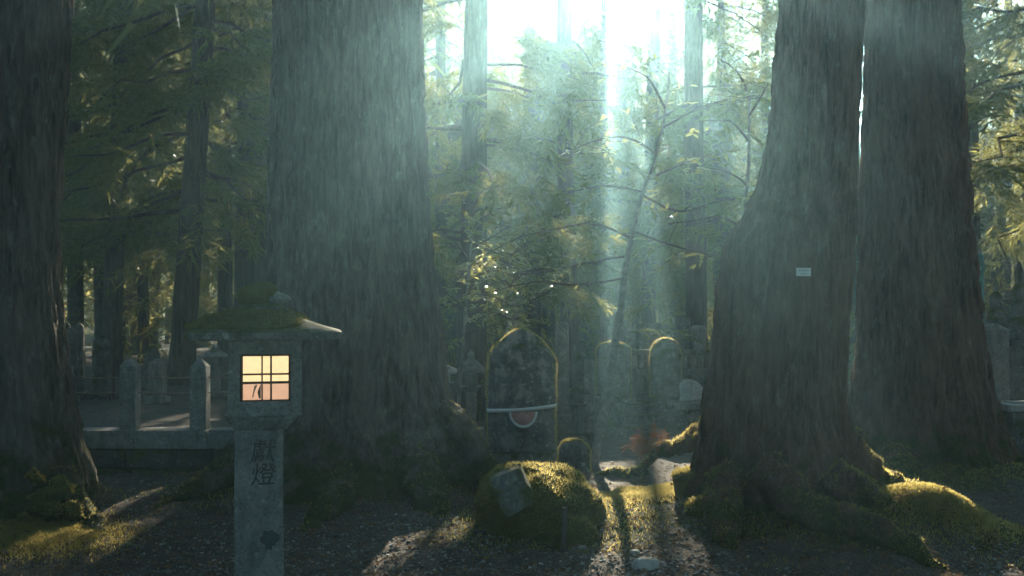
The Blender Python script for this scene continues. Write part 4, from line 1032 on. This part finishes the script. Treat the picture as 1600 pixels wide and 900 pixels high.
def left_graves():
    def stone(label, px, w, top, D, kind, seed, mat=STONED):
        x = (px - 800) / F * D; ww = wpx(w, D); h = zof(top, D) - TZ
        if kind == 'arch':
            t = Thing('arched_gravestone', label, 'gravestone', (x, D, TZ)); t.part('slab', xf(loft(arch_rows(ww, ww * .5, h, .75, 2.0, 20), 32, 3.4, .012, 6, seed), (x, D, TZ)), mat)
        elif kind == 'rod':
            t = Thing('grave_post', label, 'gravestone', (x, D, TZ)); t.part('shaft', xf(loft(smooth_rows([(0, 0, 0, ww / 2, ww / 2), (h * .93, 0, 0, ww / 2, ww / 2), (h * .97, 0, 0, ww * .42, ww * .42), (h, 0, 0, ww * .12, ww * .12)], 14), 18, 3, .006, 7, seed), (x, D, TZ)), mat)
        else:
            t = Thing('grave_post', label, 'gravestone', (x, D, TZ)); t.part('shaft', xf(sbox(ww, ww, h - .06, 0, .008, 3, .004, seed), (x, D, TZ)), mat, sharp=40)
            t.part('cap', xf(sbox(ww, ww, .06, h - .059, .004, 1, .002, seed, tw=ww * .2, td=ww * .2), (x, D, TZ)), mat, sharp=30)
        t.part('plinth', xf(sbox(ww * 1.5, ww * 1.3, .09, -.02, .01, 2, .006, seed + 1), (x, D, TZ)), mat, sharp=40)
    stone('rounded gravestone in shade behind the fence between its first two posts', 158, 28, 523, 12.6, 'arch', 301)
    stone('leftmost of four thin round-headed grave posts by the dark cedar', 92, 12, 510, 12.2, 'rod', 302)
    stone('second of four thin round-headed grave posts by the dark cedar', 104, 12, 504, 12.5, 'rod', 303)
    stone('third of four thin round-headed grave posts by the dark cedar', 114, 11, 509, 12.1, 'rod', 304)
    stone('rightmost of four thin round-headed grave posts by the dark cedar', 124, 13, 505, 12.7, 'rod', 305)
    stone('short pointed grave post in shade behind the fence between its middle posts', 246, 22, 560, 12.0, 'cap', 306, STONE)
    stone('taller blunt gravestone behind the short pointed grave post', 238, 24, 540, 14.0, 'arch', 307)
    D = 12.4; x = (177 - 800) / F * D
    single('grave_tablet', xf(sbox(.035, .015, zof(500, D) - TZ, 0, .003, 3, .001, 3, tw=.03), (x, D, TZ), ry=R(1)), WOOD, 'thin tall wooden memorial slat beside the rounded gravestone', 'memorial slat', (x, D, TZ), sharp=40)
left_graves()

def right_graves():
    D = 10.6
    def blk(name, label, cat, px, w, top, bot, d, dp, mat, seed, cap=False):
        x = (px - 800) / F * d; zb = zof(bot, d) if bot else H(x, d) - .02; ww = wpx(w, d); h = zof(top, d) - zb
        t = Thing(name, label, cat, (x, d, zb)); b = t.part('block', xf(sbox(ww, dp, h, 0, .012, 4, .006, seed), (x, d, zb)), mat, sharp=40)
        if cap: t.part('cap', xf(sbox(ww * 1.08, dp * 1.08, .075, h + .001, .006, 2, .003, seed + 1, tw=ww * .3, td=dp * .3), (x, d, zb)), mat, b, sharp=30)
        return t, x, zb, h
    blk('gate_post', 'tall capped stone post beside the broad reddish cedar', 'post', 1551, 36, 516, None, 10.9, .25, STONE, 401, True)
    blk('gate_post', 'short stone post standing in front of the tall capped post', 'post', 1548, 22, 606, None, 10.2, .16, STONE, 402, True)
    blk('stone_wall_slab', 'flat upright stone slab behind the trough at the photo edge', 'slab', 1598, 58, 541, None, 11.4, .16, STONED, 403)
    t = Thing('stone_trough', 'stone trough with a sunlit rim at the photo edge', 'trough', ((1600 - 800) / F * 10.3, 10.3, H(5.3, 10.3)))
    x = (1601 - 800) / F * 10.3; z = H(5.3, 10.3); zt = zof(628, 10.3)
    t.part('body', xf(sbox(wpx(80, 10.3), .5, zt - z - .06, -.02, .015, 4, .008, 404), (x, 10.3, z)), STONED, sharp=40)
    for dx, dy, w, d in ((0, -.22, wpx(84, 10.3), .1), (0, .22, wpx(84, 10.3), .1), (-wpx(36, 10.3), 0, .08, .338), (wpx(36, 10.3), 0, .08, .338)):
        t.part('rim', xf(sbox(w, d, .07, zt - z - .078, .008, 3, .004, 405), (x + dx, 10.3 + dy, z)), STONEP, sharp=40)
    # seated figures on pedestals
    def figure(label, px, base_py, top_py, w, d, seed):
        x = (px - 800) / F * d; zb = zof(base_py, d); h = zof(top_py, d) - zb; q = wpx(w, d) / 2; zg = H(x, d)
        t = Thing('seated_stone_figure', label, 'statue', (x, d, zg))
        t.part('pedestal', xf(sbox(q * 2.1, q * 2.0, zb - zg, -.02, .012, 3, .006, seed), (x, d, zg)), STONED, sharp=40)
        t.part('lotus_base', xf(loft(smooth_rows([(-.03, 0, 0, q * .85, q * .8), (h * .05, 0, 0, q * 1.02, q * .95), (h * .1, 0, 0, q * .9, q * .85)], 6), 24, 2.2), (x, d, zb)), STONED)
        body = loft(smooth_rows([(h * .08, 0, 0, q * .95, q * .8), (h * .2, 0, 0, q * .92, q * .75), (h * .3, 0, 0, q * .62, q * .5), (h * .45, 0, 0, q * .6, q * .45), (h * .6, 0, 0, q * .62, q * .42), (h * .68, 0, 0, q * .35, q * .3), (h * .71, 0, 0, q * .2, q * .2), (h * .76, 0, 0, q * .3, q * .3), (h * .85, 0, 0, q * .32, q * .32), (h * .92, 0, 0, q * .22, q * .22), (h, 0, 0, q * .06, q * .06)], 34), 28, 2.1, .008, 8, seed)
        t.part('body', xf(body, (x, d, zb)), STONED)
    figure('smaller seated stone figure above the tall capped post', 1556, 503, 437, 30, 12.0, 411)
    figure('larger seated stone figure cut by the photo edge', 1592, 528, 408, 44, 11.8, 412)
    d = 11.2; x = (1529 - 800) / F * d; zg = H(x, d)
    t = Thing('bronze_post', 'greenish bronze post with a round ring beside the broad reddish cedar', 'post', (x, d, zg))
    t.part('shaft', xf(loft([(-.05, 0, 0, .062, .062), (zof(400, d) - zg, 0, 0, .058, .058), (zof(396, d) - zg, 0, 0, .03, .03)], 24), (x, d, zg)), BRONZE)
    c = np.array([(1524 - 800) / F * d, d - .075, zof(419, d)]); a = np.linspace(0, 2 * np.pi, 25)
    ring = tube(np.stack([c[0] + .068 * np.cos(a), np.full(25, c[1]), c[2] + .08 * np.sin(a)], -1), [.012] * 25, 8, sub=2)
    t.part('ring', ring, BRONZE); t.part('boss', xf(loft(smooth_rows([(-.03, 0, 0, .012, .012), (0, 0, 0, .034, .034), (.03, 0, 0, .012, .012)], 7), 16), c), STONEP)
right_graves()

# ------------------------------------------------------------------ floor cover
def unseen_shade_wood():
    # unseen cedars added round and behind the viewpoint to cut the sky light
    rg = np.random.default_rng(88); g = G(); SP = []; SD = []; SS = []; n = 0
    while n < 75:
        x, y = rg.uniform(-28, 28), rg.uniform(-26, 9)
        if abs(x) < (.62 * y + 3.5 if y > -3 else 1.6): continue
        n += 1; zb = H(x, y); top = zb + 22 + 5 * rg.random(); r = .25 + .25 * rg.random()
        tb = tube([(x, y, zb - .3), (x, y, zb + 9), (x + rg.normal() * .3, y, top)], [r * 1.3, r, .05], 12, .03, 3, n, sub=4); g.add(tb.v[0], tb.f[0], 0)
        nb = 70; z = zb + 5 + (top - zb - 6) * rg.random(nb); L = 5.0 * (1 - .55 * (z - zb) / (top - zb)) * np.sqrt(rg.random(nb)); a = rg.random(nb) * 2 * np.pi
        SP.append(np.stack([x + L * np.cos(a), y + L * np.sin(a), z - .15 * L], -1)); SD.append(np.stack([np.cos(a), np.sin(a), -.3 + .3 * rg.normal(size=nb)], -1)); SS.append(2.6 * (.6 + .7 * rg.random(nb)))
    p, d, s = map(np.concatenate, (SP, SD, SS)); tip = p + d * s[:, None]; k = np.ones(len(p), bool)
    for q in (p, tip):
        u, v = proj(q); k &= ~((q[:, 1] > -1.5) & (u > -250) & (u < 1850) & (v > -420)) & ~in_gap(q, .6) & (np.hypot(q[:, 0], q[:, 1]) > 2.5)
    instance(g, SPR_FAR, p[k], d[k], s[k], rg, 1)
    setting('unseen_shade_wood', g, [BARKF, SPRAY], 'stuff', label='unseen cedar wood added round the viewpoint to dim the sky light')
unseen_shade_wood()

def floor_cover():
    rg = np.random.default_rng(55)
    def ico(seed):
        bm = bmesh.new(); bmesh.ops.create_icosphere(bm, subdivisions=1, radius=1); r2 = np.random.default_rng(seed)
        v = np.array([x.co[:] for x in bm.verts]) * (.75 + .5 * r2.random((len(bm.verts), 1))) * np.array([1, .8, .5]); f = np.array([[k.index for k in x.verts] for x in bm.faces]); bm.free(); return v, f
    PB = [ico(k) for k in range(5)]
    n = 26000; D = 5.45 + 3.6 * rg.random(n) ** 1.5; px = rg.uniform(-60, 1680, n); x = (px - 800) / F * D
    pth = np.exp(-((px - 520) / 260) ** 2) * (D < 7.2) + np.exp(-((px - 1040) / 120) ** 2) * (D < 8) + .25 * np.exp(-((px - 250) / 90) ** 2) + .5 * (px > 1500) * (D < 6.4)
    cl = sstep(-.25, .35, noise(np.stack([x * 1.3, D * 1.3, 0 * x], -1), 5)); k = rg.random(n) < np.clip(pth * .9 + .04, 0, 1) * (.35 + .65 * cl)
    x, y = x[k], D[k]; p = np.stack([x, y, height(x, y) + .004], -1); m = len(x)
    g = G(); a = rg.random(m) * 6.28; instance(g, PB, p, np.stack([np.cos(a), np.sin(a), .2 * rg.normal(size=m)], -1), .006 + .011 * rg.random(m) ** 2.2, rg, 0, .4)
    setting('gravel', g, GRAVEL, 'stuff', smooth=False, label='loose grey gravel of the path')
    # fallen leaves and twigs
    n = 5200; D = 5.5 + 5 * rg.random(n) ** 1.4; px = rg.uniform(-60, 1680, n); x = (px - 800) / F * D
    p = np.stack([x, D, height(x, D) + .008], -1); a = rg.random(n) * 6.28
    g = G(); instance(g, LEAVES, p, np.stack([np.cos(a), np.sin(a), .25 * rg.normal(size=n)], -1), .02 + .03 * rg.random(n), rg, 0, .35)
    m = 1500; D = 5.5 + 4 * rg.random(m) ** 1.3; px = rg.uniform(0, 1600, m); x = (px - 800) / F * D; p = np.stack([x, D, height(x, D) + .012], -1); a = rg.random(m) * 6.28
    instance(g, SPR_FAR, p, np.stack([np.cos(a), np.sin(a), .1 * rg.normal(size=m)], -1), .06 + .12 * rg.random(m), rg, 0, .2)
    setting('leaf_litter', g, LITTER, 'stuff', label='fallen leaves and cedar twigs')
    # moss shoots on the ground
    n = 70000; D = 5.5 + 3.6 * rg.random(n); px = rg.uniform(-60, 1680, n); x = (px - 800) / F * D; w = np.zeros(n)
    for a, b, mm, sx, sy in MOUNDS: w = np.maximum(w, np.exp(-((x - a) / (sx * 1.1)) ** 2 - ((D - b) / (sy * 1.1)) ** 2))
    k = rg.random(n) < sstep(.25, .7, w + .35 * noise(np.stack([x * 2.5, D * 2.5, 0 * x], -1), 9))
    x, D = x[k], D[k]
    for cx_, cy_, rr_ in ((-3.05, 6.5, .42), (2.8, 6.65, .4), (1.0, 7.55, .38), (1.35, 8.0, .3)):
        q = rg.normal(size=(17000, 2)) * rr_ * .55; x = np.concatenate([x, cx_ + q[:, 0]]); D = np.concatenate([D, cy_ + q[:, 1]])
    p = np.stack([x, D, height(x, D)], -1)
    setting('ground_moss', blades(p, np.tile([0, 0, 1.], (len(x), 1)), .024, .0042, rg), MOSSB, 'stuff', label='moss shoots covering the floor round the roots')
floor_cover()

# ------------------------------------------------------------------ haze
def haze():
    a, b = np.array([-155, -45, -1.2 - .3]), np.array([155, 215, 33.])
    v = np.array([(x, y, z) for x in (a[0], b[0]) for y in (a[1], b[1]) for z in (a[2], b[2])])
    g = G().add(v, np.array([(0, 1, 3, 2), (4, 6, 7, 5), (0, 4, 5, 1), (2, 3, 7, 6), (0, 2, 6, 4), (1, 5, 7, 3)]))
    m = bpy.data.materials.new('haze_air'); m.use_nodes = True; nt = m.node_tree; nt.nodes.remove(nt.nodes['Principled BSDF'])
    pv = nt.nodes.new('ShaderNodeVolumePrincipled'); pv.inputs['Color'].default_value = (.45, .82, .96, 1); pv.inputs['Density'].default_value = HAZE_DENSITY; pv.inputs['Anisotropy'].default_value = .80
    nt.links.new(pv.outputs[0], nt.nodes['Material Output'].inputs['Volume'])
    setting('haze', g, m, 'stuff', smooth=False, label='bluish haze between the trees')
haze()
